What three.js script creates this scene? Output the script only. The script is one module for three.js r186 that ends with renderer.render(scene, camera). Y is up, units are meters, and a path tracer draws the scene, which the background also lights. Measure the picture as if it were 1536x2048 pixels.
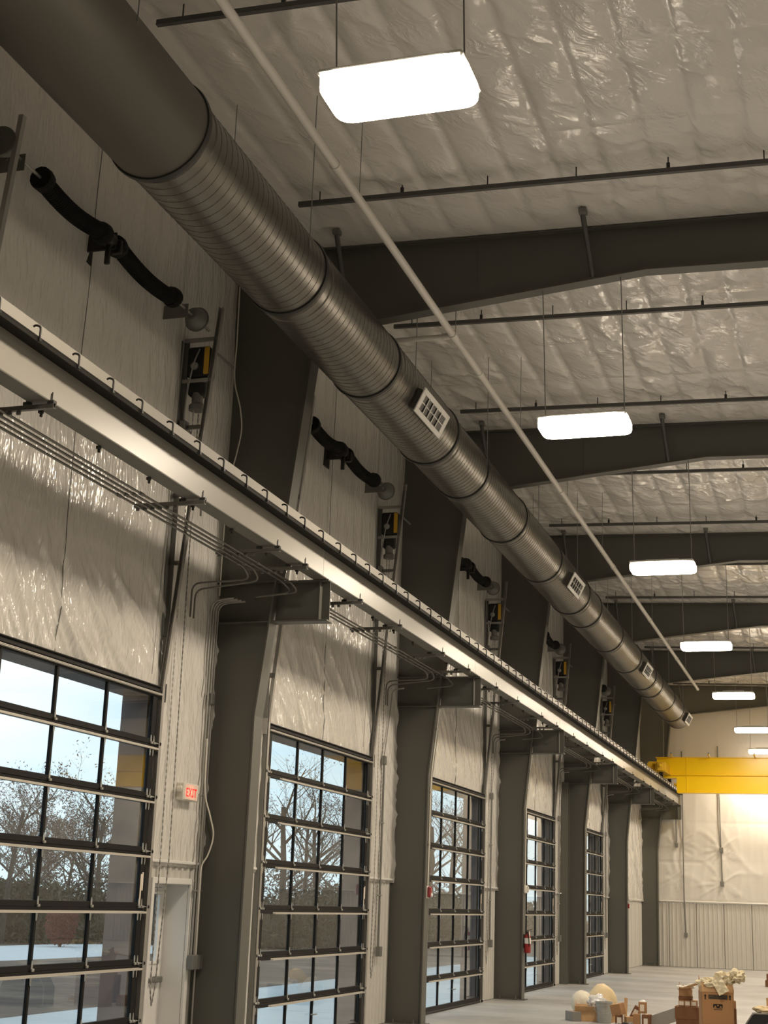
import * as THREE from 'three';
import { mergeGeometries, mergeVertices, toCreasedNormals } from 'three/addons/utils/BufferGeometryUtils.js';
import { RectAreaLightUniformsLib } from 'three/addons/lights/RectAreaLightUniformsLib.js';

// ---------------------------------------------------------------- camera, sky, exposure
const scene = new THREE.Scene();
const EYE = [7.742, 2.014, 0];
const camera = new THREE.PerspectiveCamera(2 * Math.atan(1024 / 2898.35) * 180 / Math.PI, 1536 / 2048, 0.05, 600);
camera.position.set(...EYE);
camera.rotation.set(0.2619, 0.3130, 0.0353, 'YXZ');
scene.add(camera);
const renderer = new THREE.WebGLRenderer({ antialias: true });
renderer.toneMapping = THREE.LinearToneMapping;
renderer.toneMappingExposure = 1.0;
renderer.shadowMap.enabled = true;
RectAreaLightUniformsLib.init();
const LAMP = { intensity: 155, color: new THREE.Color().setRGB(1.0, 0.855, 0.665), face: 27 };
const SKY_STRENGTH = 1.25;

// ---------------------------------------------------------------- small tools
function rng(seed) { let a = seed >>> 0; return () => { a = (a + 0x6D2B79F5) | 0; let t = Math.imul(a ^ (a >>> 15), 1 | a); t = (t + Math.imul(t ^ (t >>> 7), 61 | t)) ^ t; return ((t ^ (t >>> 14)) >>> 0) / 4294967296; }; }
function hash2(ix, iy, s) { let h = Math.imul(ix, 374761393) ^ Math.imul(iy, 668265263) ^ Math.imul(s + 1, 1442695041); h = Math.imul(h ^ (h >>> 13), 1274126177); h ^= h >>> 16; return (h >>> 0) / 4294967296; }
const fade = (t) => t * t * t * (t * (t * 6 - 15) + 10), mix = (a, b, t) => a + (b - a) * t, clamp = (x, a, b) => Math.min(b, Math.max(a, x));
const smooth = (a, b, x) => { const t = clamp((x - a) / (b - a), 0, 1); return t * t * (3 - 2 * t); };
function gn(x, y, s = 0, px = 0, py = 0) {                       // gradient noise, -1..1, tiling when px, py are given
  const ix = Math.floor(x), iy = Math.floor(y), fx = x - ix, fy = y - iy;
  const g = (dx, dy) => { let cx = ix + dx, cy = iy + dy; if (px) cx = ((cx % px) + px) % px; if (py) cy = ((cy % py) + py) % py; const a = hash2(cx, cy, s) * 6.2831853; return Math.cos(a) * (fx - dx) + Math.sin(a) * (fy - dy); };
  const u = fade(fx), v = fade(fy);
  return 1.5 * mix(mix(g(0, 0), g(1, 0), u), mix(g(0, 1), g(1, 1), u), v);
}
const ridge = (n) => 1 - Math.abs(n);

// a texture computed per texel: f(u, v) -> [r, g, b] (0..1, sRGB when colour) or one number
function tex(w, h, f, color = false, rx = 1, ry = 1) {
  const d = new Uint8Array(w * h * 4);
  for (let y = 0; y < h; y++) for (let x = 0; x < w; x++) {
    const c = f((x + 0.5) / w, (y + 0.5) / h), o = (y * w + x) * 4, a = Array.isArray(c);
    for (let k = 0; k < 3; k++) d[o + k] = clamp(Math.round((a ? c[k] : c) * 255), 0, 255);
    d[o + 3] = 255;
  }
  const t = new THREE.DataTexture(d, w, h);
  t.wrapS = t.wrapT = THREE.RepeatWrapping; t.magFilter = THREE.LinearFilter; t.minFilter = THREE.LinearMipmapLinearFilter; t.generateMipmaps = true;
  if (color) t.colorSpace = THREE.SRGBColorSpace;
  t.repeat.set(rx, ry); t.needsUpdate = true;
  return t;
}
function canvasTex(w, h, draw) {
  const c = document.createElement('canvas'); c.width = w; c.height = h; draw(c.getContext('2d'), w, h);
  const t = new THREE.CanvasTexture(c); t.colorSpace = THREE.SRGBColorSpace; t.magFilter = THREE.LinearFilter; return t;
}

// ---- geometry: everything is non-indexed with position, normal, uv (uv in metres)
function raw(pos, nor, uv) {
  const g = new THREE.BufferGeometry();
  g.setAttribute('position', new THREE.Float32BufferAttribute(pos, 3));
  if (nor) g.setAttribute('normal', new THREE.Float32BufferAttribute(nor, 3)); else g.computeVertexNormals();
  if (uv) g.setAttribute('uv', new THREE.Float32BufferAttribute(uv, 2)); else planarUV(g);
  return g;
}
function planarUV(g) {
  const p = g.attributes.position.array, n = g.attributes.normal.array, uv = new Float32Array(p.length / 3 * 2);
  for (let t = 0; t < p.length / 9; t++) {
    let ax = 0, ay = 0, az = 0;
    for (let k = 0; k < 3; k++) { const o = (t * 3 + k) * 3; ax += n[o]; ay += n[o + 1]; az += n[o + 2]; }
    ax = Math.abs(ax); ay = Math.abs(ay); az = Math.abs(az);
    for (let k = 0; k < 3; k++) {
      const o = (t * 3 + k) * 3, q = (t * 3 + k) * 2;
      if (ax >= ay && ax >= az) { uv[q] = p[o + 2]; uv[q + 1] = p[o + 1]; } else if (ay >= az) { uv[q] = p[o]; uv[q + 1] = p[o + 2]; } else { uv[q] = p[o]; uv[q + 1] = p[o + 1]; }
    }
  }
  g.setAttribute('uv', new THREE.Float32BufferAttribute(uv, 2));
  return g;
}
function flat(g) { let q = g.index ? g.toNonIndexed() : g; if (!q.attributes.normal) q.computeVertexNormals(); for (const k of Object.keys(q.attributes)) if (!['position', 'normal', 'uv'].includes(k)) q.deleteAttribute(k); return planarUV(q); }
const join = (gs) => { const l = gs.flat(9).filter(Boolean); return l.length === 1 ? l[0] : mergeGeometries(l); };
// box with chamfered edges (44 triangles), or plain (12) when c = 0
function box(x0, x1, y0, y1, z0, z1, c = 0) {
  const lo = [Math.min(x0, x1), Math.min(y0, y1), Math.min(z0, z1)], hi = [Math.max(x0, x1), Math.max(y0, y1), Math.max(z0, z1)];
  c = Math.min(c, ...[0, 1, 2].map((k) => (hi[k] - lo[k]) * 0.45));
  const P = (s, a) => [0, 1, 2].map((k) => (s[k] > 0 ? hi[k] - (k === a ? 0 : c) : lo[k] + (k === a ? 0 : c)));
  const mid = [0, 1, 2].map((k) => (lo[k] + hi[k]) / 2), pos = [];
  const tri = (a, b, d) => {
    const u = [0, 1, 2].map((k) => b[k] - a[k]), v = [0, 1, 2].map((k) => d[k] - a[k]);
    const n = [u[1] * v[2] - u[2] * v[1], u[2] * v[0] - u[0] * v[2], u[0] * v[1] - u[1] * v[0]];
    const out = [0, 1, 2].reduce((s, k) => s + n[k] * ((a[k] + b[k] + d[k]) / 3 - mid[k]), 0) >= 0;
    pos.push(...a, ...(out ? b : d), ...(out ? d : b));
  };
  const quad = (a, b, d, e) => { tri(a, b, d); tri(a, d, e); };
  for (let a = 0; a < 3; a++) for (const s of [-1, 1]) {
    const [b, d] = [(a + 1) % 3, (a + 2) % 3], S = (p, q) => { const v = [0, 0, 0]; v[a] = s; v[b] = p; v[d] = q; return v; };
    quad(P(S(-1, -1), a), P(S(1, -1), a), P(S(1, 1), a), P(S(-1, 1), a));
  }
  if (c > 0) {
    for (let a = 0; a < 3; a++) for (const s of [-1, 1]) for (const t of [-1, 1]) {
      const [b, d] = [(a + 1) % 3, (a + 2) % 3], S = (p) => { const v = [0, 0, 0]; v[a] = p; v[b] = s; v[d] = t; return v; };
      quad(P(S(-1), b), P(S(1), b), P(S(1), d), P(S(-1), d));
    }
    for (const s of [-1, 1]) for (const t of [-1, 1]) for (const r of [-1, 1]) tri(P([s, t, r], 0), P([s, t, r], 1), P([s, t, r], 2));
  }
  const g = new THREE.BufferGeometry(); g.setAttribute('position', new THREE.Float32BufferAttribute(pos, 3)); g.computeVertexNormals();
  return planarUV(g);
}
function move(g, t = [0, 0, 0], r = [0, 0, 0], s = [1, 1, 1]) {
  const m = new THREE.Matrix4().compose(new THREE.Vector3(...t), new THREE.Quaternion().setFromEuler(new THREE.Euler(...r)), new THREE.Vector3(...s));
  return g.clone().applyMatrix4(m);
}
const V = (a) => new THREE.Vector3(...a);
// rounds the corners of a polyline
function bends(pts, rad, n = 5) {
  if (pts.length < 3 || !rad) return pts.map(V);
  const out = [V(pts[0])];
  for (let i = 1; i < pts.length - 1; i++) {
    const a = V(pts[i - 1]), b = V(pts[i]), c = V(pts[i + 1]);
    const r = Math.min(rad, a.distanceTo(b) * 0.49, b.distanceTo(c) * 0.49);
    const p = b.clone().add(a.clone().sub(b).setLength(r)), q = b.clone().add(c.clone().sub(b).setLength(r));
    for (let k = 0; k <= n; k++) { const t = k / n; out.push(p.clone().multiplyScalar((1 - t) * (1 - t)).addScaledVector(b, 2 * t * (1 - t)).addScaledVector(q, t * t)); }
  }
  out.push(V(pts[pts.length - 1]));
  return out;
}
// sweeps a circle of radius r (number or r(t, i)) along points, smooth sides and capped ends
function sweep(P, r, seg = 8, caps = true) {
  const n = P.length, R = typeof r === 'function' ? r : () => r, rings = [], T = [];
  for (let i = 0; i < n; i++) T.push(P[Math.min(i + 1, n - 1)].clone().sub(P[Math.max(i - 1, 0)]).normalize());
  let N = new THREE.Vector3(0, 1, 0); if (Math.abs(T[0].y) > 0.9) N.set(1, 0, 0);
  for (let i = 0; i < n; i++) {
    N.addScaledVector(T[i], -N.dot(T[i])).normalize();
    const B = T[i].clone().cross(N), rr = R(i / (n - 1), i), ring = [];
    for (let k = 0; k < seg; k++) { const a = k / seg * Math.PI * 2, d = N.clone().multiplyScalar(Math.cos(a)).addScaledVector(B, Math.sin(a)); ring.push([P[i].clone().addScaledVector(d, rr), d]); }
    rings.push(ring);
  }
  const pos = [], nor = [], put = (v) => { pos.push(v[0].x, v[0].y, v[0].z); nor.push(v[1].x, v[1].y, v[1].z); };
  for (let i = 0; i < n - 1; i++) for (let k = 0; k < seg; k++) {
    const a = rings[i][k], b = rings[i][(k + 1) % seg], c = rings[i + 1][(k + 1) % seg], d = rings[i + 1][k];
    put(a); put(b); put(c); put(a); put(c); put(d);
  }
  if (caps) for (const [i, s] of [[0, -1], [n - 1, 1]]) {
    const d = T[i].clone().multiplyScalar(s), c = P[i];
    for (let k = 0; k < seg; k++) { const a = rings[i][k][0], b = rings[i][(k + 1) % seg][0], q = s > 0 ? [a, b] : [b, a]; for (const v of [c, ...q]) { pos.push(v.x, v.y, v.z); nor.push(d.x, d.y, d.z); } }
  }
  return raw(pos, nor);
}
const tube = (pts, r, seg = 8, rad = 0) => sweep(bends(pts, rad), r, seg);
// profile [[radius, along], ...] turned round an axis through the origin ('x', 'y' or 'z')
function turned(profile, seg = 20, axis = 'y', crease = 0.6) {
  let g = new THREE.LatheGeometry(profile.map(([r, h]) => new THREE.Vector2(Math.max(r, 1e-4), h)), seg);
  g.deleteAttribute('normal'); g.deleteAttribute('uv');
  g = toCreasedNormals(mergeVertices(g, 1e-5), crease);
  if (axis === 'z') g.rotateX(Math.PI / 2); if (axis === 'x') g.rotateZ(-Math.PI / 2);
  return flat(g);
}
// polygon in x,y given a thickness along z (centred on z = 0)
function plate(pts, t, z = 0) {
  const s = new THREE.Shape(pts.map(([x, y]) => new THREE.Vector2(x, y)));
  const g = new THREE.ExtrudeGeometry(s, { depth: t, bevelEnabled: false }); g.translate(0, 0, z - t / 2);
  return flat(g);
}
// a strip of thickness t following a polyline in x,y and w wide along z
function strip(pts, t, w) {
  const gs = [];
  for (let i = 0; i < pts.length - 1; i++) {
    const [x0, y0] = pts[i], [x1, y1] = pts[i + 1], l = Math.hypot(x1 - x0, y1 - y0);
    gs.push(move(box(0, l, -t / 2, t / 2, -w / 2, w / 2), [x0, y0, 0], [0, 0, Math.atan2(y1 - y0, x1 - x0)]));
  }
  return join(gs);
}
// grid surface: f(i, j) -> [x, y, z] or null (hole); smooth normals; uv(i, j) in metres
function surface(nu, nv, f, uvf, flip = false) {
  const idx = new Int32Array((nu + 1) * (nv + 1)).fill(-1), pos = [], uv = [], ind = [];
  for (let j = 0; j <= nv; j++) for (let i = 0; i <= nu; i++) { const p = f(i, j); if (p) { idx[j * (nu + 1) + i] = pos.length / 3; pos.push(...p); uv.push(...uvf(i, j)); } }
  for (let j = 0; j < nv; j++) for (let i = 0; i < nu; i++) {
    const a = idx[j * (nu + 1) + i], b = idx[j * (nu + 1) + i + 1], c = idx[(j + 1) * (nu + 1) + i + 1], d = idx[(j + 1) * (nu + 1) + i];
    if (a < 0 || b < 0 || c < 0 || d < 0) continue;
    if (flip) ind.push(a, c, b, a, d, c); else ind.push(a, b, c, a, c, d);
  }
  const g = new THREE.BufferGeometry();
  g.setAttribute('position', new THREE.Float32BufferAttribute(pos, 3)); g.setAttribute('uv', new THREE.Float32BufferAttribute(uv, 2)); g.setIndex(ind); g.computeVertexNormals();
  return g;
}

// ---- objects
const taken = {};
function numbered(name) { const n = taken[name] = (taken[name] ?? -1) + 1; return n ? name + '_' + String(n).padStart(3, '0') : name; }
function tag(o, label, category, group, kind) { if (label) o.userData.label = label; if (category) o.userData.category = category; if (group) o.userData.group = group; if (kind) o.userData.kind = kind; return o; }
function part(name, geos, material, parent, label) {
  const m = new THREE.Mesh(geos.isBufferGeometry ? geos : join(geos), material); m.name = parent ? name : numbered(name); m.castShadow = m.receiveShadow = true;
  (parent ?? scene).add(m); if (label) m.userData.label = label;
  return m;
}
function thing(name, label, category, at = [0, 0, 0], turn = 0, group, kind) {
  const o = new THREE.Group(); o.name = numbered(name); o.position.set(...at); o.rotation.y = turn; scene.add(o);
  return tag(o, label, category, group, kind);
}
function sub(name, parent, at = [0, 0, 0]) { const o = new THREE.Group(); o.name = name; o.position.set(...at); parent.add(o); return o; }
function copy(o, label) { const c = o.clone(); c.name = numbered(o.name.replace(/_\d{3}$/, '')); c.userData = { ...o.userData }; if (label) c.userData.label = label; scene.add(c); return c; }

// ---------------------------------------------------------------- the sky: thin bright cloud over pale blue
{
  const W = 1024, H = 512, d = new Float32Array(W * H * 4);
  for (let y = 0; y < H; y++) {
    const up = ((y + 0.5) / H - 0.5) * Math.PI, e = Math.max(0, Math.sin(up));
    for (let x = 0; x < W; x++) {
      const a = x / W;
      let c = 0; for (let k = 0, f = 6, g = 1; k < 5; k++, f *= 2, g *= 0.55) c += g * gn(a * f, up * f * 0.9, 40 + k, f, 0);
      const cloud = smooth(-0.35, 0.4, c) * smooth(0.0, 0.08, e);
      const t = Math.pow(e, 0.55), blue = [mix(0.74, 0.34, t), mix(0.93, 0.68, t), mix(1.0, 0.95, t)], o = (y * W + x) * 4;
      for (let k = 0; k < 3; k++) d[o + k] = mix(blue[k], [0.98, 1.02, 1.04][k], cloud * 0.9) * (up < 0 ? 0.6 : 1);
      d[o + 3] = 1;
    }
  }
  const t = new THREE.DataTexture(d, W, H, THREE.RGBAFormat, THREE.FloatType);
  t.mapping = THREE.EquirectangularReflectionMapping; t.magFilter = t.minFilter = THREE.LinearFilter; t.wrapS = THREE.RepeatWrapping; t.needsUpdate = true;
  scene.background = t; scene.backgroundIntensity = SKY_STRENGTH;
}

// ---------------------------------------------------------------- materials
const lin = (r, g, b) => new THREE.Color().setRGB(r, g, b);
const std = (o) => new THREE.MeshPhysicalMaterial(o);
const crinkle = tex(1024, 1024, (u, v) => {                    // fine creases of plastic film, mostly upright
  const w = 0.35 * gn(u * 6, v * 4, 3, 6, 4);
  let h = 0; for (let k = 0, f = 1, a = 1; k < 3; k++, f *= 2, a *= 0.5) h += a * gn((u + w * 0.05) * 7 * f, (v + w * 0.02) * 2 * f, 10 + k, 7 * f, 2 * f);
  const c = Math.pow(ridge(gn(u * 5 + w, v * 3, 16, 5, 3)), 12) + Math.pow(ridge(gn(u * 9, v * 7, 17, 9, 7)), 14) * 0.6;
  return 0.42 + 0.20 * h + 0.06 * c + 0.11 * gn(u * 34 + w, v * 9, 77, 34, 9) + 0.05 * gn(u * 61, v * 22, 79, 61, 22);
});
const crinkleAcross = tex(1024, 1024, (u, v) => {              // the same film with slanting creases, for the ceiling
  const w = 0.3 * gn(u * 5, v * 5, 4, 5, 5);
  let h = 0; for (let k = 0, f = 1, a = 1; k < 4; k++, f *= 2, a *= 0.6) h += a * Math.pow(ridge(gn((u + 0.5 * v + w * 0.2) * 10 * f, (v - w * 0.1) * 4 * f, 20 + k, 10 * f, 4 * f)), 3);
  const m = smooth(-0.25, 0.45, gn(u * 3, v * 3, 79, 3, 3)); return 0.2 + 0.26 * h * (0.35 + 0.65 * m) + 0.09 * m * gn(u * 13 + v * 6, v * 34, 78, 0, 34) + 0.05 * gn(u * 11, v * 11, 80, 11, 11);
});
const blotch = tex(512, 512, (u, v) => { let h = 0.5; for (let k = 0, f = 4, a = 0.3; k < 5; k++, f *= 2, a *= 0.55) h += a * gn(u * f, v * f, 30 + k, f, f); return h; });
const brushed = tex(512, 512, (u, v) => { let h = 0.45; for (let k = 0, f = 3, a = 0.25; k < 5; k++, f *= 2, a *= 0.6) h += a * gn(u * f * 0.5, v * f * 2, 50 + k, Math.max(1, f * 0.5) | 0, f * 2); return h; });
const rep = (t, x, y = x) => { const c = t.clone(); c.repeat.set(x, y); c.needsUpdate = true; return c; };
const concreteMap = tex(1024, 1024, (u, v) => {
  let h = 0; for (let k = 0, f = 3, a = 1; k < 7; k++, f *= 2, a *= 0.6) h += a * gn(u * f, v * f, 60 + k, f, f);
  const c = 0.60 + 0.055 * h + 0.012 * gn(u * 4, v * 26, 69, 4, 26); return [c * 0.985, c * 0.98, c * 0.975];
}, true, 1 / 6, 1 / 6);
const cardMap = (r, g, b, s) => tex(256, 256, (u, v) => { let h = 0; for (let k = 0, f = 3, a = 1; k < 4; k++, f *= 2, a *= 0.6) h += a * gn(u * f, v * f, s + k, f, f); const c = 1 + 0.045 * h + 0.025 * Math.sin(v * 256 * 0.7); return [r * c, g * c, b * c]; }, true, 1.6, 1.6);
const dirtMap = tex(1024, 1024, (u, v) => {
  let h = 0; for (let k = 0, f = 4, a = 1; k < 7; k++, f *= 2, a *= 0.62) h += a * gn(u * f, v * f, 90 + k, f, f);
  const g = smooth(0.1, 0.7, gn(u * 6, v * 6, 99, 6, 6) + 0.3 * h); return [mix(0.40, 0.56, g) + 0.05 * h, mix(0.34, 0.50, g) + 0.05 * h, mix(0.29, 0.43, g) + 0.045 * h];
}, true, 1 / 18, 1 / 18);
const barkMap = tex(256, 256, (u, v) => { let h = 0; for (let k = 0, f = 4, a = 1; k < 4; k++, f *= 2, a *= 0.6) h += a * gn(u * f * 2, v * f, 110 + k, f * 2, f); const c = 0.34 + 0.06 * h; return [c * 1.03, c * 0.96, c * 0.9]; }, true, 1, 1);

const M = {
  vinyl: std({ color: lin(0.70, 0.68, 0.64), roughness: 0.14, specularIntensity: 1, bumpMap: rep(crinkle, 1 / 1.6, 1 / 1.9), bumpScale: 0.042, side: THREE.DoubleSide }),
  vinylCeiling: std({ color: lin(0.76, 0.735, 0.70), roughness: 0.12, specularIntensity: 1, bumpMap: rep(crinkleAcross, 1 / 1.7, 1 / 1.7), bumpScale: 0.020, side: THREE.DoubleSide }),
  vinylEnd: std({ color: lin(0.64, 0.62, 0.585), roughness: 0.5, specularIntensity: 0.7, bumpMap: rep(crinkleAcross, 1 / 3, 1 / 3), bumpScale: 0.003, side: THREE.DoubleSide }),
  liner: std({ color: lin(0.56, 0.545, 0.505), roughness: 0.38 }),
  linerCap: std({ color: lin(0.74, 0.73, 0.70), roughness: 0.4 }),
  primer: std({ color: lin(0.106, 0.105, 0.091), roughness: 0.52, roughnessMap: null, bumpMap: rep(blotch, 3), bumpScale: 0.0006 }),
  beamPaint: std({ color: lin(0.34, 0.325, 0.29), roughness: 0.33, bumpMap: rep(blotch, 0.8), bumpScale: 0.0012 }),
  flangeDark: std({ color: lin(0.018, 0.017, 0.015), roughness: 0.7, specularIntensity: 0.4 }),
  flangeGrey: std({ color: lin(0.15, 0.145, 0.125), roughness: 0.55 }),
  railSteel: std({ color: lin(0.42, 0.40, 0.36), roughness: 0.55 }),
  blackSteel: std({ color: lin(0.022, 0.021, 0.02), roughness: 0.5 }),
  springBlack: std({ color: lin(0.007, 0.007, 0.007), roughness: 0.6, specularIntensity: 0.4, bumpMap: tex(8, 64, (u, v) => 0.5 + 0.5 * Math.sin(v * Math.PI * 8), false, 1, 14), bumpScale: 0.004 }),
  galv: std({ color: lin(0.40, 0.39, 0.37), roughness: 0.42, metalness: 0.75 }),
  conduit: std({ color: lin(0.19, 0.185, 0.17), roughness: 0.4, metalness: 0.7 }),
  galvDull: std({ color: lin(0.21, 0.21, 0.195), roughness: 0.6, metalness: 0.5 }),
  duct: std({ color: lin(0.17, 0.162, 0.146), roughness: 0.36, metalness: 0.9 }),
  ductSmooth: std({ color: lin(0.115, 0.108, 0.094), roughness: 0.55, metalness: 0.6 }),
  ductRing: std({ color: lin(0.05, 0.05, 0.047), roughness: 0.5, metalness: 0.5 }),
  register: std({ color: lin(0.74, 0.73, 0.70), roughness: 0.45 }),
  darkHole: std({ color: lin(0.20, 0.195, 0.185), roughness: 0.9 }),
  whitePipe: std({ color: lin(0.60, 0.575, 0.53), roughness: 0.5 }),
  struts: std({ color: lin(0.11, 0.11, 0.105), roughness: 0.55, metalness: 0.3 }),
  cable: std({ color: lin(0.30, 0.30, 0.29), roughness: 0.5, metalness: 0.5 }),
  yellow: std({ color: lin(0.98, 0.63, 0.0), roughness: 0.28, specularIntensity: 0.9 }),
  yellowDull: std({ color: lin(0.66, 0.40, 0.012), roughness: 0.5 }),
  yellowBox: std({ color: lin(0.62, 0.36, 0.03), roughness: 0.5 }),
  black: std({ color: lin(0.012, 0.012, 0.013), roughness: 0.55 }),
  rubber: std({ color: lin(0.015, 0.014, 0.014), roughness: 0.75 }),
  doorBlack: std({ color: lin(0.008, 0.0075, 0.007), roughness: 0.55, specularIntensity: 0.35 }),
  doorStrut: std({ color: lin(0.66, 0.63, 0.57), roughness: 0.4, metalness: 0.45 }),
  glass: std({ color: lin(0.98, 0.99, 0.985), roughness: 0.0, transmission: 1, thickness: 0, ior: 1.5, specularIntensity: 0.8 }),
  white: std({ color: lin(0.76, 0.75, 0.72), roughness: 0.4 }),
  whiteDoor: std({ color: lin(0.74, 0.73, 0.71), roughness: 0.42 }),
  paperTag: std({ color: lin(0.78, 0.70, 0.60), roughness: 0.8 }),
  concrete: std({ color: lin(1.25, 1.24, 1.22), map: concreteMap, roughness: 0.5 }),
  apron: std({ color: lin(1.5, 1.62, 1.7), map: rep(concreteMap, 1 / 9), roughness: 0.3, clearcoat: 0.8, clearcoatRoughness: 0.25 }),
  dirt: std({ color: lin(0.8, 0.72, 0.66), map: dirtMap, roughness: 0.95, bumpMap: rep(blotch, 0.3), bumpScale: 0.06 }),
  road: std({ color: lin(0.62, 0.62, 0.62), roughness: 0.9, bumpMap: rep(blotch, 0.5), bumpScale: 0.02 }),
  outsideWall: std({ color: lin(0.13, 0.105, 0.10), roughness: 0.6 }),
  bark: std({ color: lin(0.55, 0.52, 0.52), map: barkMap, roughness: 0.95 }),
  twig: std({ color: lin(0.085, 0.068, 0.058), roughness: 0.95 }),
  leafBrown: std({ color: lin(0.14, 0.095, 0.075), roughness: 0.9, side: THREE.DoubleSide }),
  leafDark: std({ color: lin(0.034, 0.034, 0.022), roughness: 0.9, side: THREE.DoubleSide }),
  leafOlive: std({ color: lin(0.07, 0.06, 0.035), roughness: 0.9, side: THREE.DoubleSide }),
  leafRed: std({ color: lin(0.17, 0.045, 0.035), roughness: 0.9, side: THREE.DoubleSide }),
  red: std({ color: lin(0.28, 0.012, 0.012), roughness: 0.3, clearcoat: 0.4 }),
  plasticWhite: std({ color: lin(0.74, 0.71, 0.63), roughness: 0.4 }),
  card: std({ map: cardMap(0.66, 0.50, 0.35, 120), color: lin(1, 1, 1), roughness: 0.85 }),
  cardDark: std({ map: cardMap(0.47, 0.32, 0.21, 130), color: lin(1, 1, 1), roughness: 0.85 }),
  cardPale: std({ map: cardMap(0.79, 0.64, 0.47, 140), color: lin(1, 1, 1), roughness: 0.85 }),
  foam: std({ color: lin(0.74, 0.68, 0.56), roughness: 0.55, sheen: 0.3, sheenRoughness: 0.6, bumpMap: rep(blotch, 6), bumpScale: 0.004 }),
  foamCream: std({ color: lin(0.78, 0.62, 0.38), roughness: 0.6, bumpMap: rep(blotch, 6), bumpScale: 0.004 }),
  clearBag: std({ color: lin(0.80, 0.80, 0.80), roughness: 0.25, clearcoat: 0.6, clearcoatRoughness: 0.2 }),
  kraft: std({ color: lin(0.74, 0.65, 0.46), roughness: 0.8, side: THREE.DoubleSide }),
  sheetGrey: std({ color: lin(0.24, 0.23, 0.21), roughness: 0.6 }),
  zinc: std({ color: lin(0.42, 0.42, 0.40), roughness: 0.4, metalness: 0.7 }),
};

// ---------------------------------------------------------------- the building: bays run along -z, the door wall stands at x = 0
const BAY = 8.063, zc = (k) => -17.0056 - (k - 1) * BAY;       // steel frames 0..6
const END = -57.56, NEAR = 9.0, WIDE = 24.4, LINER = 2.36;
const roofY = (x) => 10.565 - 0.026 * x;
const DOOR_W = 4.55, DOOR_H = 4.267, doorFar = (b) => zc(b) + 1.67;
const hasDoor = (b) => b >= 1 && b <= 5;

// floor slab, saw-cut into bays
{
  const f = tag(part('floor', box(-0.4, WIDE + 0.4, -0.3, -0.02, END - 0.4, NEAR + 0.4), M.concrete), 'grey polished concrete floor slab of the hall', 'floor', null, 'structure');
  for (let k = -2; k <= 6; k++) for (let c = 0; c < 3; c++) {
    const z0 = k === 6 ? END - 0.1 : zc(k) - 2.0, z1 = k === -2 ? NEAR : zc(k - 1) - 2.0;
    part('slab', box(c * 8.14 + 0.004, c * 8.14 + 8.13, -0.02, 0, Math.max(z0, END - 0.1) + 0.004, z1 - 0.004, 0.003), M.concrete, f);
  }
}
// outside ground
{
  tag(part('ground', box(-220, 60, -0.5, -0.16, -260, 60), M.dirt), 'bare brown dirt ground outside the doors', 'ground', null, 'structure');
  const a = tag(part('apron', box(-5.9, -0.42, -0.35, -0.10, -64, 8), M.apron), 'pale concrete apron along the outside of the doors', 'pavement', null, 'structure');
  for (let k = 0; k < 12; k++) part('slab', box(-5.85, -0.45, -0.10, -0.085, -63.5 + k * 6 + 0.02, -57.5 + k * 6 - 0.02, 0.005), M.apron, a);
  const pts = []; for (let i = 0; i <= 22; i++) { const z = 10 - i * 3.05; pts.push([-19.5 + 2.2 * gn(i * 0.21, 3.1, 5) - (z + 50) * 0.05, z]); }
  const n = pts.length - 1;
  tag(part('gravel_road', flat(surface(n, 6, (i, j) => [pts[i][0] - 3.6 + j * 1.1, -0.155 + 0.10 * Math.sin(j / 6 * Math.PI) + 0.03 * gn(i * 0.9, j, 8), pts[i][1]], (i, j) => [i * 6, j])), M.road), 'strip of pale gravel crossing the dirt beyond the first doors', 'road', null, 'structure');
}
// the left wall: a thick outer shell with openings, film-faced insulation and liner panels on its inside
const PASS = { z0: -16.70, z1: -15.69, h: 2.13 };
const leftWall = (() => {
  const g = [], x0 = -0.36, x1 = -0.03, top = 11.2;
  for (let b = -1; b <= 6; b++) {
    const za = b === 6 ? END - 0.4 : zc(b), zb = b === -1 ? NEAR + 0.4 : zc(b - 1);
    if (!hasDoor(b)) { g.push(box(x0, x1, -0.3, top, za, zb)); continue; }
    const d0 = doorFar(b) + 0.03, d1 = doorFar(b) + DOOR_W - 0.03;
    if (b === 1) g.push(box(x0, x1, -0.3, top, za, PASS.z0), box(x0, x1, PASS.h, top, PASS.z0, PASS.z1), box(x0, x1, -0.3, top, PASS.z1, d0));
    else g.push(box(x0, x1, -0.3, top, za, d0));
    g.push(box(x0, x1, -0.3, top, d1, zb), box(x0, x1, DOOR_H - 0.03, top, d0, d1), box(x0, x1, -0.3, -0.01, d0, d1));
  }
  return tag(part('wall_left', g, M.outsideWall), 'long wall of overhead doors with white film-faced insulation above', 'wall', null, 'structure');
})();
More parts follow.
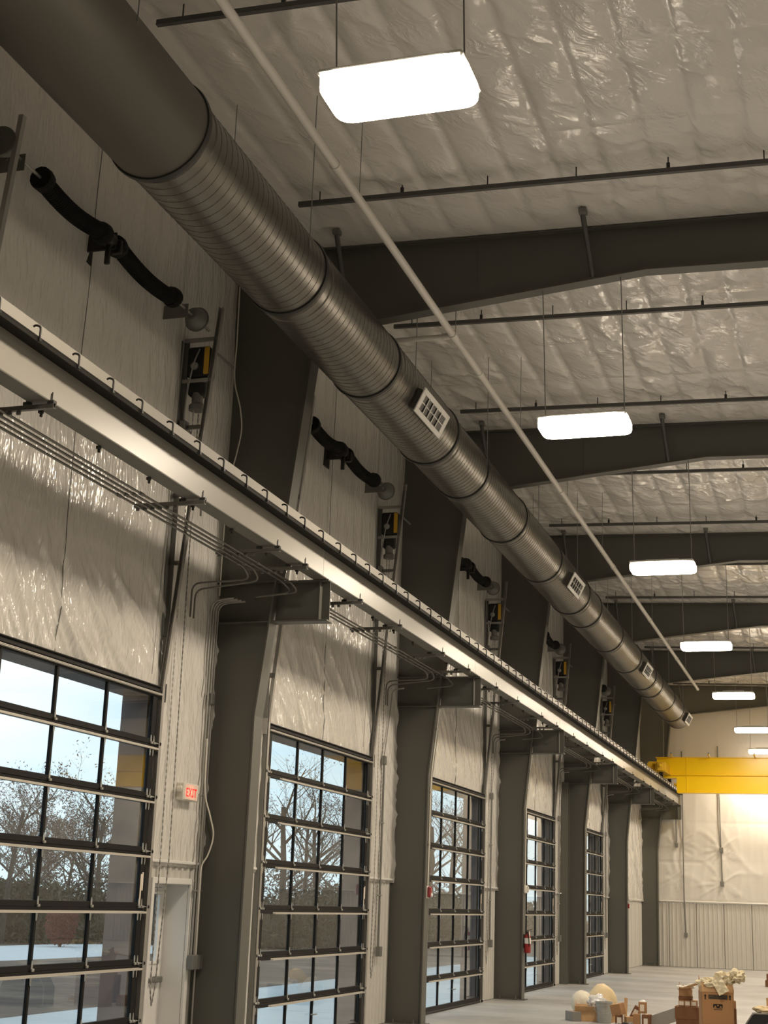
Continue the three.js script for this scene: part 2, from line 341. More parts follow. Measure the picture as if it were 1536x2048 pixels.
// relief of the film on the left wall: sag between girts, upright creases, slanting folds near the door heads
function wallRelief(y, z, b) {
  const girts = [2.36, 4.35, 5.75, 7.15, 8.6, 10.5];
  let s = 0; for (let k = 0; k < 5; k++) if (y >= girts[k] && y < girts[k + 1]) { const t = (y - girts[k]) / (girts[k + 1] - girts[k]); s = Math.sin(t * Math.PI); }
  const seam = zc(b) + 4.0, ds = Math.min(Math.abs(z - seam), Math.abs(z - zc(b)), Math.abs(z - zc(b - 1)));
  const w = gn(z * 0.9, y * 0.5, 200 + b) * 0.55;
  let up = 0; for (let k = 0, f = 1.6, a = 1; k < 4; k++, f *= 1.9, a *= 0.45) up += a * (0.62 + 0.45 * gn((z + w * 0.3) * f, y * 0.32 * Math.sqrt(f), 210 + k));
  const head = smooth(6.6, 4.4, y), u = (y - 1.15 * z) * 0.95 + 0.5 * gn(z * 0.4, y * 0.4, 220 + b);
  const fold = Math.pow(ridge(gn(u * 1.1, (y + z) * 0.22, 230)), 6) + 0.5 * Math.pow(ridge(gn(u * 2.7, (y + z) * 0.4, 231)), 5);
  return 0.022 * s * smooth(0, 0.5, ds) + 0.036 * (up - 0.8) * smooth(0, 0.25, ds) * mix(1, 0.5, head) + 0.05 * fold * head + 0.02 * gn(z * 0.5, y * 0.6, 240);
}
// the film lies closer to the wall on the narrow strips beside the doors, where tracks and conduits are fixed over it
function sheetX(y, z, b) {
  const side = hasDoor(b) ? Math.max(smooth(doorFar(b) + 0.15, doorFar(b) - 0.05, z), smooth(doorFar(b) + DOOR_W - 0.15, doorFar(b) + DOOR_W + 0.05, z)) : 0;
  const edge = smooth(0.22, 0.02, Math.min(Math.abs(z - zc(b)), Math.abs(z - zc(b - 1))));
  return clamp(mix(0.034, 0.022, side) + wallRelief(y, z, b) * mix(1, mix(0.38, 1.1, edge), side), 0.004, mix(0.12, mix(0.05, 0.09, edge), side));
}
for (let b = -1; b <= 6; b++) {
  const za = b === 6 ? END + 0.02 : zc(b) + 0.012, zb = b === -1 ? NEAR : zc(b - 1) - 0.012, y0 = LINER - 0.04, y1 = roofY(0) - 0.05;
  const step = b <= 0 ? 0.09 : b <= 2 ? 0.042 : b <= 3 ? 0.055 : 0.08, nu = Math.round((zb - za) / step), nv = Math.round((y1 - y0) / step);
  const d0 = doorFar(b) + 0.0, d1 = doorFar(b) + DOOR_W;
  const at = (i, j) => {
    const z = za + (zb - za) * i / nu, y = y0 + (y1 - y0) * j / nv;
    if (hasDoor(b) && z > d0 - 0.03 && z < d1 + 0.03 && y < DOOR_H + 0.03) return null;
    return [sheetX(y, z, b), y, z];
  };
  part('insulation_sheet', surface(nu, nv, at, (i, j) => [za + (zb - za) * i / nu, y0 + (y1 - y0) * j / nv], true), M.vinyl, leftWall);
  if (b >= 0 && b <= 5) {                                       // the dark staple line of the sheet's middle seam
    const P = [], zs = zc(b) + 4.0; for (let k = 0; k <= 40; k++) { const y = mix(DOOR_H + 0.1, y1 - 0.1, k / 40), z = zs + 0.05 * gn(y * 0.7, b, 250); P.push(new THREE.Vector3(sheetX(y, z, b) + 0.002, y, z)); }
    part('seam', sweep(P, (t) => 0.006 + 0.004 * gn(t * 30, b, 251), 5), M.galvDull, leftWall);
  }
}
// ribbed liner panel: along one axis from a to b, y from y0 to y1, standing at depth d; axis 'z' faces +x, axis 'x' faces +z
function ribbed(a, b, y0, y1, axis, d) {
  const pitch = 0.166, prof = [], pos = [];
  for (let s = a; s < b - 1e-6;) {
    const e = Math.min(b, s + pitch), L = e - s, q = [[0, 0], [0.56, 0], [0.66, 0.021], [0.90, 0.021], [1, 0]];
    for (const [t, h] of q) prof.push([s + t * L, h]);
    s = e;
  }
  const P = (u, h, y) => (axis === 'z' ? [d + h, y, u] : [u, y, d + h]);
  const tri = (p, q, r) => pos.push(...p, ...q, ...r);
  for (let i = 0; i < prof.length - 1; i++) {
    const [u0, h0] = prof[i], [u1, h1] = prof[i + 1]; if (u1 - u0 < 1e-6) continue;
    const A = P(u0, h0, y0), B = P(u1, h1, y0), C = P(u1, h1, y1), D = P(u0, h0, y1);
    if (axis === 'z') { tri(A, D, C); tri(A, C, B); } else { tri(A, B, C); tri(A, C, D); }
    const E = P(u0, 0, y1), F = P(u1, 0, y1); if (h0 || h1) { if (axis === 'z') { tri(D, E, F); tri(D, F, C); } else { tri(D, F, E); tri(D, C, F); } }
  }
  return raw(pos);
}
function linerRun(z0, z1, y0, y1, cap = true) {
  const n = Math.max(1, Math.round((z1 - z0) / 1.0));
  for (let k = 0; k < n; k++) part('liner_panel', ribbed(mix(z0, z1, k / n), mix(z0, z1, (k + 1) / n), y0, y1, 'z', 0.006), M.liner, leftWall);
  if (cap) part('liner_cap', box(0, 0.075, y1 - 0.005, y1 + 0.03, z0, z1, 0.006), M.linerCap, leftWall);
}
for (let b = -1; b <= 6; b++) {
  const za = b === 6 ? END + 0.02 : zc(b) + 0.09, zb = b === -1 ? NEAR : zc(b - 1) - 0.09;
  if (!hasDoor(b)) { linerRun(za, zb, 0.01, LINER); continue; }
  const d0 = doorFar(b) - 0.16, d1 = doorFar(b) + DOOR_W + 0.16;
  if (b === 1) {
    linerRun(za, PASS.z0 - 0.05, 0.01, LINER, false); linerRun(PASS.z0 - 0.05, d0, PASS.h + 0.05, LINER, false);
    part('liner_cap', box(0, 0.075, LINER - 0.005, LINER + 0.03, za, d0, 0.006), M.linerCap, leftWall);
  } else linerRun(za, d0, 0.01, LINER);
  linerRun(d1, zb, 0.01, LINER);
}
// smooth trim beside the openings
for (let b = 1; b <= 5; b++) for (const [s, z] of [[-1, doorFar(b)], [1, doorFar(b) + DOOR_W]]) part('opening_trim', box(0.0, 0.03, 0.01, DOOR_H, z + s * 0.005, z + s * 0.17, 0.004), M.linerCap, leftWall);

// end wall
const endWall = tag(part('wall_back', box(-0.4, WIDE + 0.4, -0.3, 11.2, END - 0.4, END - 0.04), M.outsideWall), 'far end wall with creased white film insulation over ribbed white liner', 'wall', null, 'structure');
{
  const boxes = [[3.02, 4.30, 1.0], [3.04, 3.06, 1.5], [1.35, 4.45, 1.1], [5.9, 3.0, 0.9], [1.2, 3.2, 0.8]];
  const relief = (x, y) => {
    let h = 0.012 * Math.sin(clamp((y - LINER) % 1.45 / 1.45, 0, 1) * Math.PI) - 0.018 * Math.exp(-Math.pow(((y - LINER) % 1.45) / 0.03, 2));
    for (const [bx, by, r] of boxes) { const dx = x - bx, dy = y - by, d = Math.hypot(dx, dy), a = Math.atan2(dy, dx); h += 0.028 * Math.pow(ridge(gn(a * 1.6 + 7 * bx, d * 0.6, 300)), 9) * smooth(r, r * 0.3, d) * smooth(0, 0.1, d); }
    const u = x * 0.9 + y * 0.55; h += 0.022 * Math.pow(ridge(gn(u * 0.9, (y - x) * 0.35, 305)), 8) * smooth(6.5, 4.5, y);
    return h + 0.012 * Math.pow(ridge(gn(x * 2.2, y * 0.4, 306)), 4) + 0.02 * gn(x * 0.7, y * 0.5, 307);
  };
  for (let k = 0; k < 8; k++) {
    const x0 = k * 3.05, x1 = x0 + 3.05, y0 = LINER - 0.04, st = k < 3 ? 0.06 : 0.25, nu = Math.round(3.05 / st), nv = Math.round(8.2 / st);
    part('insulation_sheet', surface(nu, nv, (i, j) => { const x = x0 + (x1 - x0) * i / nu, y = mix(y0, roofY(x) - 0.02, j / nv); return [x, y, END + 0.03 + relief(x, y)]; }, (i, j) => [x0 + (x1 - x0) * i / nu, y0 + 8.2 * j / nv]), M.vinylEnd, endWall);
  }
  for (let k = 0; k < 24; k++) part('liner_panel', ribbed(k * 1.0167 + 0.01, (k + 1) * 1.0167 - 0.004, 0.01, LINER, 'x', END + 0.01), M.liner, endWall);
  part('liner_cap', box(0, WIDE, LINER - 0.005, LINER + 0.035, END, END + 0.08, 0.006), M.linerCap, endWall);
}
// the two walls behind and beside the camera
{
  const r = tag(part('wall_right', box(WIDE + 0.02, WIDE + 0.4, -0.3, 11.2, END - 0.4, NEAR + 0.4), M.outsideWall), 'long white wall across the hall from the doors', 'wall', null, 'structure');
  for (let k = -1; k <= 6; k++) { const za = k === 6 ? END : zc(k), zb = k === -1 ? NEAR : zc(k - 1); part('insulation_sheet', box(WIDE - 0.02, WIDE + 0.01, LINER, roofY(WIDE), za + 0.01, zb - 0.01, 0.004), M.vinylEnd, r); part('liner_panel', move(ribbed(za, zb, 0.01, LINER, 'z', 0), [WIDE, 0, za + zb], [0, Math.PI, 0]), M.liner, r); }
  const f = tag(part('wall_front', box(-0.4, WIDE + 0.4, -0.3, 11.2, NEAR + 0.02, NEAR + 0.4), M.outsideWall), 'near end wall behind the viewer', 'wall', null, 'structure');
  part('insulation_sheet', box(0, WIDE, LINER, 10.4, NEAR - 0.02, NEAR + 0.02, 0.004), M.vinylEnd, f); part('liner_panel', box(0, WIDE, 0.01, LINER, NEAR - 0.02, NEAR + 0.02, 0.004), M.liner, f);
}
// ceiling: roof deck, with one sagging film sheet per strap space below it
const ceiling = tag(part('ceiling', plate([[-0.4, roofY(-0.4) + 0.12], [WIDE + 0.4, roofY(WIDE) + 0.12], [WIDE + 0.4, 11.4], [-0.4, 11.4]], NEAR - END + 0.8, (NEAR + END) / 2), M.outsideWall), 'low-slope ceiling of glossy creased white film insulation', 'ceiling', null, 'structure');
{
  const strapX = 0.548, S = BAY / 5;
  const relief = (x, z, t) => {
    const bx = (x + 0.18) / strapX, tx = bx - Math.floor(bx);
    const crease = 0.024 * Math.exp(-Math.pow((tx > 0.5 ? 1 - tx : tx) / 0.045, 2)), patch = mix(0.3, 1.15, smooth(-0.35, 0.45, gn(x * 0.45, z * 0.4, 430)));
    const w = gn(x * 0.8, z * 0.8, 400) * 0.5;
    let n = 0; for (let k = 0, f = 1.5, a = 1; k < 4; k++, f *= 1.9, a *= 0.56) n += a * Math.pow(ridge(gn((x * 0.9 + z * 0.25 + w * 0.35) * f, (z * 0.42 - x * 0.1) * f, 410 + k)), 4);
    const sag = Math.sin(t * Math.PI) * Math.sin(tx * Math.PI);
    return 0.035 * sag - crease + 0.042 * patch * (n - 0.7) * smooth(0, 0.12, Math.min(t, 1 - t)) + 0.018 * gn(x * 0.6, z * 0.6, 420);
  };
  const xs = []; for (let x = 0.0; x < 9.2; x += 0.05) xs.push(x); const fine = xs.length; for (let x = 9.2; x < WIDE; x += 0.4) xs.push(x); xs.push(WIDE);
  for (let s = 0; s < 42; s++) {
    const z1 = zc(0) + 2.49 + 2 * BAY - s * S + 0.002, z0 = Math.max(END, z1 - S - 0.004); if (z1 > NEAR || z1 < END + 0.05) continue;
    const st = z1 > -34 ? 0.05 : 0.08, nv = Math.max(4, Math.round((z1 - z0) / st));
    part('insulation_sheet', surface(xs.length - 1, nv, (i, j) => { const t = j / nv, z = mix(z1, z0, t), x = xs[i]; const near = Math.abs(((z - zc(0)) % BAY + BAY * 1.5) % BAY - BAY / 2), q = smooth(0.11, 0.42, near); return [x, roofY(x) + mix(0.012, 0.03 - relief(x, z, t), q), z]; }, (i, j) => [xs[i], mix(z1, z0, j / nv)], true), M.vinylCeiling, ceiling);
  }
}

// ---------------------------------------------------------------- steel frames
const ORD = ['nearest', 'second', 'third', 'fourth', 'fifth', 'sixth', 'seventh'];
const flangeX = (y) => (y < 4.2 ? mix(0.638, 0.662, y / 4.2) : 0.662 + (y - 4.2) * 0.112);
function column(k) {
  const far = ['that stands before the left edge of the picture', 'between the glass door beside the exit sign and the second glass door', 'with a red fire alarm pull box on its edge', 'with a fire extinguisher hung on its edge', 'doubled by a slim grey column at its back', 'beyond the last glass door', 'in the far corner against the end wall'][k];
  const t = thing('steel_column', 'dark grey tapered steel column ' + far, 'column', [0, 0, zc(k)], 0, null, 'structure');
  part('web', plate([[0.0, 0.02], [flangeX(0), 0.02], [flangeX(4.2), 4.2], [flangeX(9.3), 9.3], [1.24, 9.36], [1.24, roofY(1.24) - 0.02], [0.0, roofY(0) - 0.02]], 0.012), M.primer, t);
  part('inner_flange', strip([[flangeX(0), 0.02], [flangeX(4.2), 4.2], [flangeX(9.32), 9.32]], 0.022, 0.27), M.primer, t);
  part('outer_flange', box(-0.028, -0.004, 0.02, 10.4, -0.12, 0.12), M.primer, t);
  part('base_plate', box(-0.02, 0.72, 0, 0.022, -0.16, 0.16, 0.004), M.primer, t);
  for (const x of [0.14, 0.5]) for (const z of [-0.09, 0.09]) part('anchor_bolt', move(turned([[0, 0], [0.022, 0], [0.022, 0.022], [0.012, 0.024], [0.012, 0.06], [0, 0.06]], 8), [x, 0.022, z]), M.galvDull, t);
  for (const y of [5.40, 5.925]) part('stiffener', box(0.01, flangeX(y) - 0.01, y - 0.008, y + 0.008, -0.11, 0.11, 0.003), M.primer, t);
  part('knee_plate', box(1.22, 1.245, 9.25, roofY(1.24) - 0.02, -0.11, 0.11, 0.004), M.primer, t);
  part('cap_plate', strip([[0, roofY(0) - 0.012], [1.24, roofY(1.24) - 0.012]], 0.02, 0.22), M.primer, t);
  const br = part('crane_bracket', box(flangeX(5.6) + 0.01, 1.56, 5.415, 5.912, -0.007, 0.007), M.primer, t);
  part('bracket_flange', box(flangeX(5.4) + 0.011, 1.565, 5.393, 5.415, -0.10, 0.10, 0.004), M.primer, br);
  part('bracket_flange', box(flangeX(5.9) + 0.011, 1.565, 5.908, 5.930, -0.10, 0.10, 0.004), M.primer, br);
  for (const s of [-1, 1]) part('bracket_stiffener', box(1.44, 1.456, 5.416, 5.907, s * 0.008, s * 0.098, 0.003), M.primer, br);
  return t;
}
for (let k = 0; k <= 6; k++) column(k);
// slim wind column beside frame 4
{
  const t = thing('wind_column', 'slim grey steel column standing just before the fifth tapered column', 'column', [0.13, 0, zc(4) + 0.36], 0, null, 'structure');
  part('flange', box(-0.11, 0.11, 0, 5.39, 0.10, 0.118, 0.003), M.primer, t); part('flange', box(-0.11, 0.11, 0, 5.39, -0.118, -0.10, 0.003), M.primer, t); part('web', box(-0.006, 0.006, 0, 5.39, -0.10, 0.10), M.primer, t);
}
const rafterBottom = (x) => (x < 5.6 ? 9.345 + (x - 1.24) * 0.1 : 9.781 - 0.026 * (x - 5.6));
function rafter(k) {
  const t = thing('roof_rafter', 'dark grey tapered steel roof rafter, ' + (k === 0 ? 'the one above the nearest ceiling light' : ORD[k - 1] + ' of those crossing under the ceiling'), 'rafter', [0, 0, zc(k)], 0, null, 'structure');
  const seg = [1.247, 5.6, 12.2, 18.3, WIDE - 0.03];
  for (let s = 0; s < 4; s++) part('web', plate([[seg[s], rafterBottom(seg[s])], [seg[s + 1], rafterBottom(seg[s + 1])], [seg[s + 1], roofY(seg[s + 1]) - 0.02], [seg[s], roofY(seg[s]) - 0.02]], 0.011), M.primer, t);
  part('top_flange', strip([[1.247, roofY(1.247) - 0.012], [WIDE - 0.03, roofY(WIDE) - 0.012]], 0.016, 0.20), M.primer, t);
  part('bottom_flange', strip([[1.247, rafterBottom(1.247)], [5.6, rafterBottom(5.6)], [WIDE - 0.03, rafterBottom(WIDE)]], 0.018, 0.20), M.primer, t);
  for (const x of [1.68, 4.94, 8.2, 11.5, 14.8, 18.1]) {
    part('flange_brace', sweep([new THREE.Vector3(x - 0.05, roofY(x) - 0.02, 0.58), new THREE.Vector3(x, rafterBottom(x) + 0.03, 0.09)], 0.035, 4), M.struts, t);
    part('brace_clip', box(x - 0.09, x + 0.01, roofY(x) - 0.06, roofY(x) + 0.01, 0.53, 0.64, 0.006), M.galvDull, t);
  }
  for (const x of [3.4]) part('splice_plate', box(x, x + 0.012, rafterBottom(x) + 0.01, roofY(x) - 0.03, 0.006, 0.014), M.primer, t);
}
for (let k = 0; k <= 6; k++) rafter(k);

// ---------------------------------------------------------------- crane runway: one beam per bay, a rail clamped on top with hook bolts
for (let b = 0; b <= 6; b++) {
  const za = b === 6 ? zc(6) - 0.11 : zc(b) + 0.004, zb = b === 0 ? 7.5 : zc(b - 1) - 0.004, seen = ['nearest, running out of the left edge of the picture', 'running above the glass door beside the exit sign', 'running above the second glass door', 'running above the third glass door', 'running above the fourth glass door', 'running above the fifth glass door', 'last before the end wall, under the yellow crane'][b];
  const t = thing('runway_beam', 'light grey steel crane runway beam, ' + seen, 'beam', [0, 0, 0], 0, null, 'structure');
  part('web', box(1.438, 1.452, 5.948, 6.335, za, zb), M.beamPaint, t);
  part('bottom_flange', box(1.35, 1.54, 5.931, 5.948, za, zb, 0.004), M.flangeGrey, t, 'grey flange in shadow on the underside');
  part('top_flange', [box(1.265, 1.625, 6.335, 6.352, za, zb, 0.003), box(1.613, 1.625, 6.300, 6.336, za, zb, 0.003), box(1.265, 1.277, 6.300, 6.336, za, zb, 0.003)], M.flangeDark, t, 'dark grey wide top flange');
  for (let z = Math.ceil((za + 0.6) / 1.02) * 1.02; z < zb - 0.3; z += 1.02) if (z < -8) part('beam_clamp', [box(1.335, 1.375, 5.90, 5.93, z - 0.02, z + 0.02, 0.004), box(1.35, 1.37, 5.868, 5.90, z - 0.012, z + 0.012, 0.003)], M.blackSteel, t);
}
{
  const t = thing('crane_rail', 'pale steel crane rail held by a row of dark hook bolts on the runway beams', 'rail', [0, 0, 0]);
  const z0 = END + 0.45, z1 = 7.5;
  part('rail_bar', box(1.40, 1.49, 6.353, 6.555, z0, z1, 0.008), M.railSteel, t);
  const hook = tube([[1.634, 6.33, 0], [1.634, 6.435, 0], [1.585, 6.452, 0], [1.565, 6.44, 0]], 0.010, 6, 0.03), nut = box(1.615, 1.65, 6.30, 6.336, -0.018, 0.018, 0.005);
  const both = join([hook, nut]);
  for (let z = -8.4, i = 0; z > END + 0.6; z -= 0.62, i++) { const m = part('hook_bolt', both, M.blackSteel, t); m.position.z = z + 0.05 * gn(i * 0.7, 0.5, 430); }
  part('end_stop', [box(1.33, 1.56, 6.353, 6.75, z0 - 0.10, z0 - 0.01, 0.01), box(1.40, 1.49, 6.50, 6.70, z0 - 0.01, z0 + 0.06, 0.02)], M.yellowDull, t);
}
// ---------------------------------------------------------------- bridge crane parked at the far end
{
  const t = thing('bridge_crane', 'bright yellow bridge crane girder spanning the hall before the end wall', 'crane', [0, 0, 0]), zf = -53.3, xe = WIDE - 1.8;
  part('girder', [
    plate([[1.16, 6.86], [1.30, 6.62], [1.86, 6.62], [1.86, 6.115], [xe, 6.115], [xe + 0.6, 6.62], [xe + 0.6, 7.33], [1.16, 7.33]], 0.42, zf - 0.22),
  ], M.yellow, t);
  part('top_plate', box(1.12, xe + 0.6, 7.33, 7.352, zf - 0.50, zf + 0.06, 0.004), M.yellow, t, 'pale lit edge of the top cover plate');
  part('bottom_plate', box(1.86, xe, 6.095, 6.115, zf - 0.48, zf + 0.03, 0.004), M.yellow, t);
  part('bumper_rail', box(1.5, xe, 6.70, 6.735, zf - 0.01, zf + 0.075, 0.01), M.yellow, t, 'horizontal angle welded along the girder face');
  for (const x of [2.2, 8.6, 15.2]) part('diaphragm_weld', box(x, x + 0.022, 6.12, 7.32, zf - 0.012, zf + 0.012, 0.004), M.yellow, t);
  const cl = part('end_truck', [box(1.28, 1.62, 6.72, 7.06, zf - 1.85, zf + 1.35, 0.015), box(1.24, 1.66, 6.70, 6.74, zf - 0.6, zf + 0.3, 0.01)], M.yellowDull, t);
  part('bumper', [box(1.34, 1.56, 6.74, 7.04, zf + 1.35, zf + 1.44, 0.02), move(turned([[0, 0], [0.06, 0], [0.06, 0.06], [0.04, 0.09], [0, 0.1]], 14, 'z'), [1.45, 6.92, zf + 1.44])], M.yellowDull, cl, 'dull yellow bumper');
  for (const z of [1.05, -1.5]) part('wheel', move(turned([[0.02, -0.06], [0.15, -0.06], [0.15, -0.045], [0.125, -0.04], [0.125, 0.04], [0.15, 0.045], [0.15, 0.06], [0.02, 0.06]], 24, 'x'), [1.445, 6.685, zf + z]), M.blackSteel, cl);
  part('drive_motor', [box(0.98, 1.26, 6.78, 7.12, zf + 0.35, zf + 0.85, 0.02), move(turned([[0, 0], [0.11, 0], [0.11, 0.36], [0.09, 0.40], [0, 0.40]], 16, 'z'), [1.08, 6.98, zf + 0.85])], M.yellowDull, cl, 'dull yellow drive motor');
  part('far_end_truck', box(WIDE - 1.55, WIDE - 1.2, 6.72, 7.06, zf - 1.85, zf + 1.35, 0.015), M.yellowDull, t);
  for (const x of [1.75, 3.05, 4.62, 6.2, 7.8]) {
    const a = part('cable_bracket', [sweep([new THREE.Vector3(x, 7.335, zf - 0.1), new THREE.Vector3(x, 7.36, zf + 0.62)], 0.022, 4), box(x - 0.03, x + 0.03, 7.345, 7.40, zf + 0.55, zf + 0.66, 0.008)], M.yellowDull, t);
    part('bracket_clip', box(x - 0.02, x + 0.02, 7.40, 7.46, zf + 0.58, zf + 0.63, 0.006), M.galvDull, a);
  }
  for (let k = 0; k < 5; k++) part('bolt', move(turned([[0, 0], [0.025, 0], [0.025, 0.02], [0, 0.024]], 8, 'z'), [1.48, 6.72 + k * 0.09, zf + 0.006]), M.blackSteel, t);
}

// ---------------------------------------------------------------- spiral duct under the rafters
{
  const CX = 2.066, CY = 8.673;
  const t = thing('spiral_duct', 'large round galvanized spiral duct hung along the hall under the rafters', 'duct', [CX, CY, 0]);
  const joints = [NEAR - 0.3, -4.0, -10.55, -13.75, -16.55, -19.5, -21.45, -24.4, -27.7, -31.0, -32.6, -36.0, -39.4, -42.6, -44.2, -47.3, -50.0, -52.1];
  const radius = (i) => (i < 2 ? 0.492 : i < 5 ? 0.468 : i < 10 ? 0.452 : 0.438);
  for (let i = 0; i < joints.length - 1; i++) {
    const z1 = joints[i], z0 = joints[i + 1], r = radius(i), n = 56;
    const s = part('duct_section', move(turned([[r, 0], [r, (z1 - z0) - 0.01]], n, 'z', 2), [0, 0, z0]), i < 2 ? M.ductSmooth : M.duct, t, i < 2 ? 'plain dull grey section' : undefined);
    if (i >= 2) {
      const pitch = 0.128, P = [], turns = (z1 - z0 - 0.1) / pitch;
      for (let k = 0; k <= turns * 40; k++) { const a = k / 40 * Math.PI * 2; P.push(new THREE.Vector3(Math.cos(a) * (r + 0.001), Math.sin(a) * (r + 0.001), z0 + 0.05 + k / 40 * pitch)); }
      part('spiral_seam', sweep(P, 0.0032, 4, false), M.duct, s);
    }
    if (i > 0) part('joint_ring', move(turned([[r - 0.02, -0.035], [Math.max(r, radius(i - 1)) + 0.016, -0.035], [Math.max(r, radius(i - 1)) + 0.022, 0], [Math.max(r, radius(i - 1)) + 0.016, 0.035], [r - 0.02, 0.035]], n, 'z'), [0, 0, z1]), M.ductRing, t, 'dark gasketed joint band');
    for (const dz of [0.12]) if (i >= 2) part('bead', move(turned([[r, -0.012], [r + 0.008, 0], [r, 0.012]], n, 'z'), [0, 0, z1 - dz - 0.1]), M.duct, s);
  }
  part('end_cap', move(turned([[0, -0.012], [0.438, -0.012], [0.446, 0], [0.446, 0.05]], 56, 'z'), [0, 0, -52.1]), M.duct, t);
  for (const [i, z] of [[3, -17.95], [7, -29.1], [12, -40.4], [16, -51.2]]) {
    const r = radius(i + 1), reg = sub('register', t, [0, 0, z]); reg.rotation.z = -0.46; reg.userData.label = 'white air register on a rectangular boot';
    part('boot', box(r * 0.86, r + 0.085, -0.145, 0.145, -0.56, 0.56, 0.008), M.ductSmooth, reg);
    const x = r + 0.085, f = [];
    f.push(box(x, x + 0.022, 0.105, 0.175, -0.62, 0.62, 0.006), box(x, x + 0.022, -0.175, -0.105, -0.62, 0.62, 0.006), box(x, x + 0.022, -0.106, 0.106, -0.62, -0.50, 0.006), box(x, x + 0.022, -0.106, 0.106, 0.50, 0.62, 0.006));
    part('frame', f, M.register, reg);
    part('throat', box(x - 0.006, x + 0.001, -0.105, 0.105, -0.50, 0.50), M.darkHole, reg);
    for (let k = 1; k < 5; k++) part('blade', move(box(0, 0.012, -0.105, 0.105, -0.06, 0.06, 0.003), [x + 0.004, 0, -0.5 + k / 5], [0, 0.35, 0]), M.register, reg);
    part('blade', box(x + 0.001, x + 0.018, -0.006, 0.006, -0.5, 0.5), M.register, reg);
  }
  for (let z = -9.15; z > -52; z -= 4.0315) for (const s of [-1, 1]) {
    const x = s * 0.475; part('hanger_wire', sweep([new THREE.Vector3(x, 0.02, z), new THREE.Vector3(x, roofY(CX + x) - CY - 0.01, z)], 0.006, 5), M.cable, t);
  }
}
// ---------------------------------------------------------------- white pipe beside the duct, with a branch at the second frame
{
  const t = thing('white_pipe', 'long thin white pipe running beside the round duct', 'pipe', [3.06, 9.2, 0]);
  part('run', move(turned([[0, 0], [0.048, 0], [0.048, 57.9], [0, 57.9]], 16, 'z'), [0, 0, -49.15]), M.whitePipe, t);
  for (let z = -43; z < 8; z += 6.1) part('coupling', move(turned([[0.047, -0.06], [0.057, -0.06], [0.057, 0.06], [0.047, 0.06]], 16, 'z'), [0, 0, z]), M.whitePipe, t);
  part('cap', move(turned([[0, -0.05], [0.055, -0.045], [0.056, 0.03], [0.048, 0.03]], 16, 'z'), [0, 0, -49.15]), M.whitePipe, t);
  const b = part('branch', move(turned([[0, 0], [0.036, 0], [0.036, 1.62], [0, 1.62]], 14, 'x'), [-1.62, 0, -17.16]), M.whitePipe, t);
  part('tee', [move(turned([[0.04, -0.09], [0.058, -0.085], [0.058, 0.085], [0.04, 0.09]], 16, 'z'), [0, 0, -17.16]), move(turned([[0.03, 0], [0.046, 0], [0.046, 0.12], [0.03, 0.12]], 14, 'x'), [-0.15, 0, -17.16])], M.whitePipe, b);
  for (let z = -9.2; z > -49; z -= 4.0315) part('hanger_rod', sweep([new THREE.Vector3(0, 0.045, z), new THREE.Vector3(0, roofY(3.06) - 9.2 - 0.01, z)], 0.005, 5), M.cable, t);
}
// ---------------------------------------------------------------- high-bay lights in two rows under the rafters
{
  const lampGlow = std({ color: lin(0.9, 0.88, 0.84), emissive: LAMP.color, emissiveIntensity: LAMP.face, roughness: 0.6 });
  const seen = ['large, nearest to the viewer', 'second from the viewer, in front of the second rafter', 'third from the viewer', 'fourth from the viewer', 'fifth, over the free end of the white pipe', 'sixth from the viewer, just over the crane girder', 'last of the row, touching the crane girder'];
  const make = (label, x, z, group) => {
    const t = thing('ceiling_light', label, 'light', [x, 7.88, z], 0, group);
    part('housing', [box(-0.56, 0.56, 0.02, 0.075, -0.285, 0.285, 0.02), box(-0.30, 0.30, 0.075, 0.12, -0.13, 0.13, 0.015)], M.white, t);
    const s = new THREE.Shape(), w = 0.545, h = 0.27, q = 0.13; s.moveTo(-w + q, -h); s.lineTo(w - q, -h); s.quadraticCurveTo(w, -h, w, -h + q); s.lineTo(w, h - q); s.quadraticCurveTo(w, h, w - q, h); s.lineTo(-w + q, h); s.quadraticCurveTo(-w, h, -w, h - q); s.lineTo(-w, -h + q); s.quadraticCurveTo(-w, -h, -w + q, -h);
    const g = new THREE.ExtrudeGeometry(s, { depth: 0.07, bevelEnabled: true, bevelSize: 0.022, bevelThickness: 0.03, bevelSegments: 4, curveSegments: 6 }); g.rotateX(Math.PI / 2); g.translate(0, 0.02, 0);
    part('diffuser', flat(g), lampGlow, t, 'glowing white lens');
    for (const dx of [-0.50, 0.50]) part('hanger_cable', sweep([new THREE.Vector3(dx, 0.07, 0), new THREE.Vector3(dx, rafterBottom(x + dx) - 7.88 - 0.01, clamp(zc(Math.round((-z - 8.9) / BAY)) - z, -0.3, 0.3))], 0.007, 5), M.cable, t);
    const l = new THREE.RectAreaLight(LAMP.color, LAMP.intensity, 1.1, 0.54); l.position.set(0, -0.115, 0); l.rotation.x = -Math.PI / 2; l.name = 'lamp'; t.add(l);
    return t;
  };
  for (let k = 0; k < 7; k++) make('white glowing ceiling light, ' + seen[k], 4.78, k === 6 ? -56.2 : zc(k) - 0.22, 'near row of ceiling lights');
  for (let k = 0; k < 7; k++) make('white glowing rectangular ceiling light of the row across the hall', 19.6, k === 6 ? -56.2 : zc(k) - 0.22, 'row of ceiling lights across the hall');
}
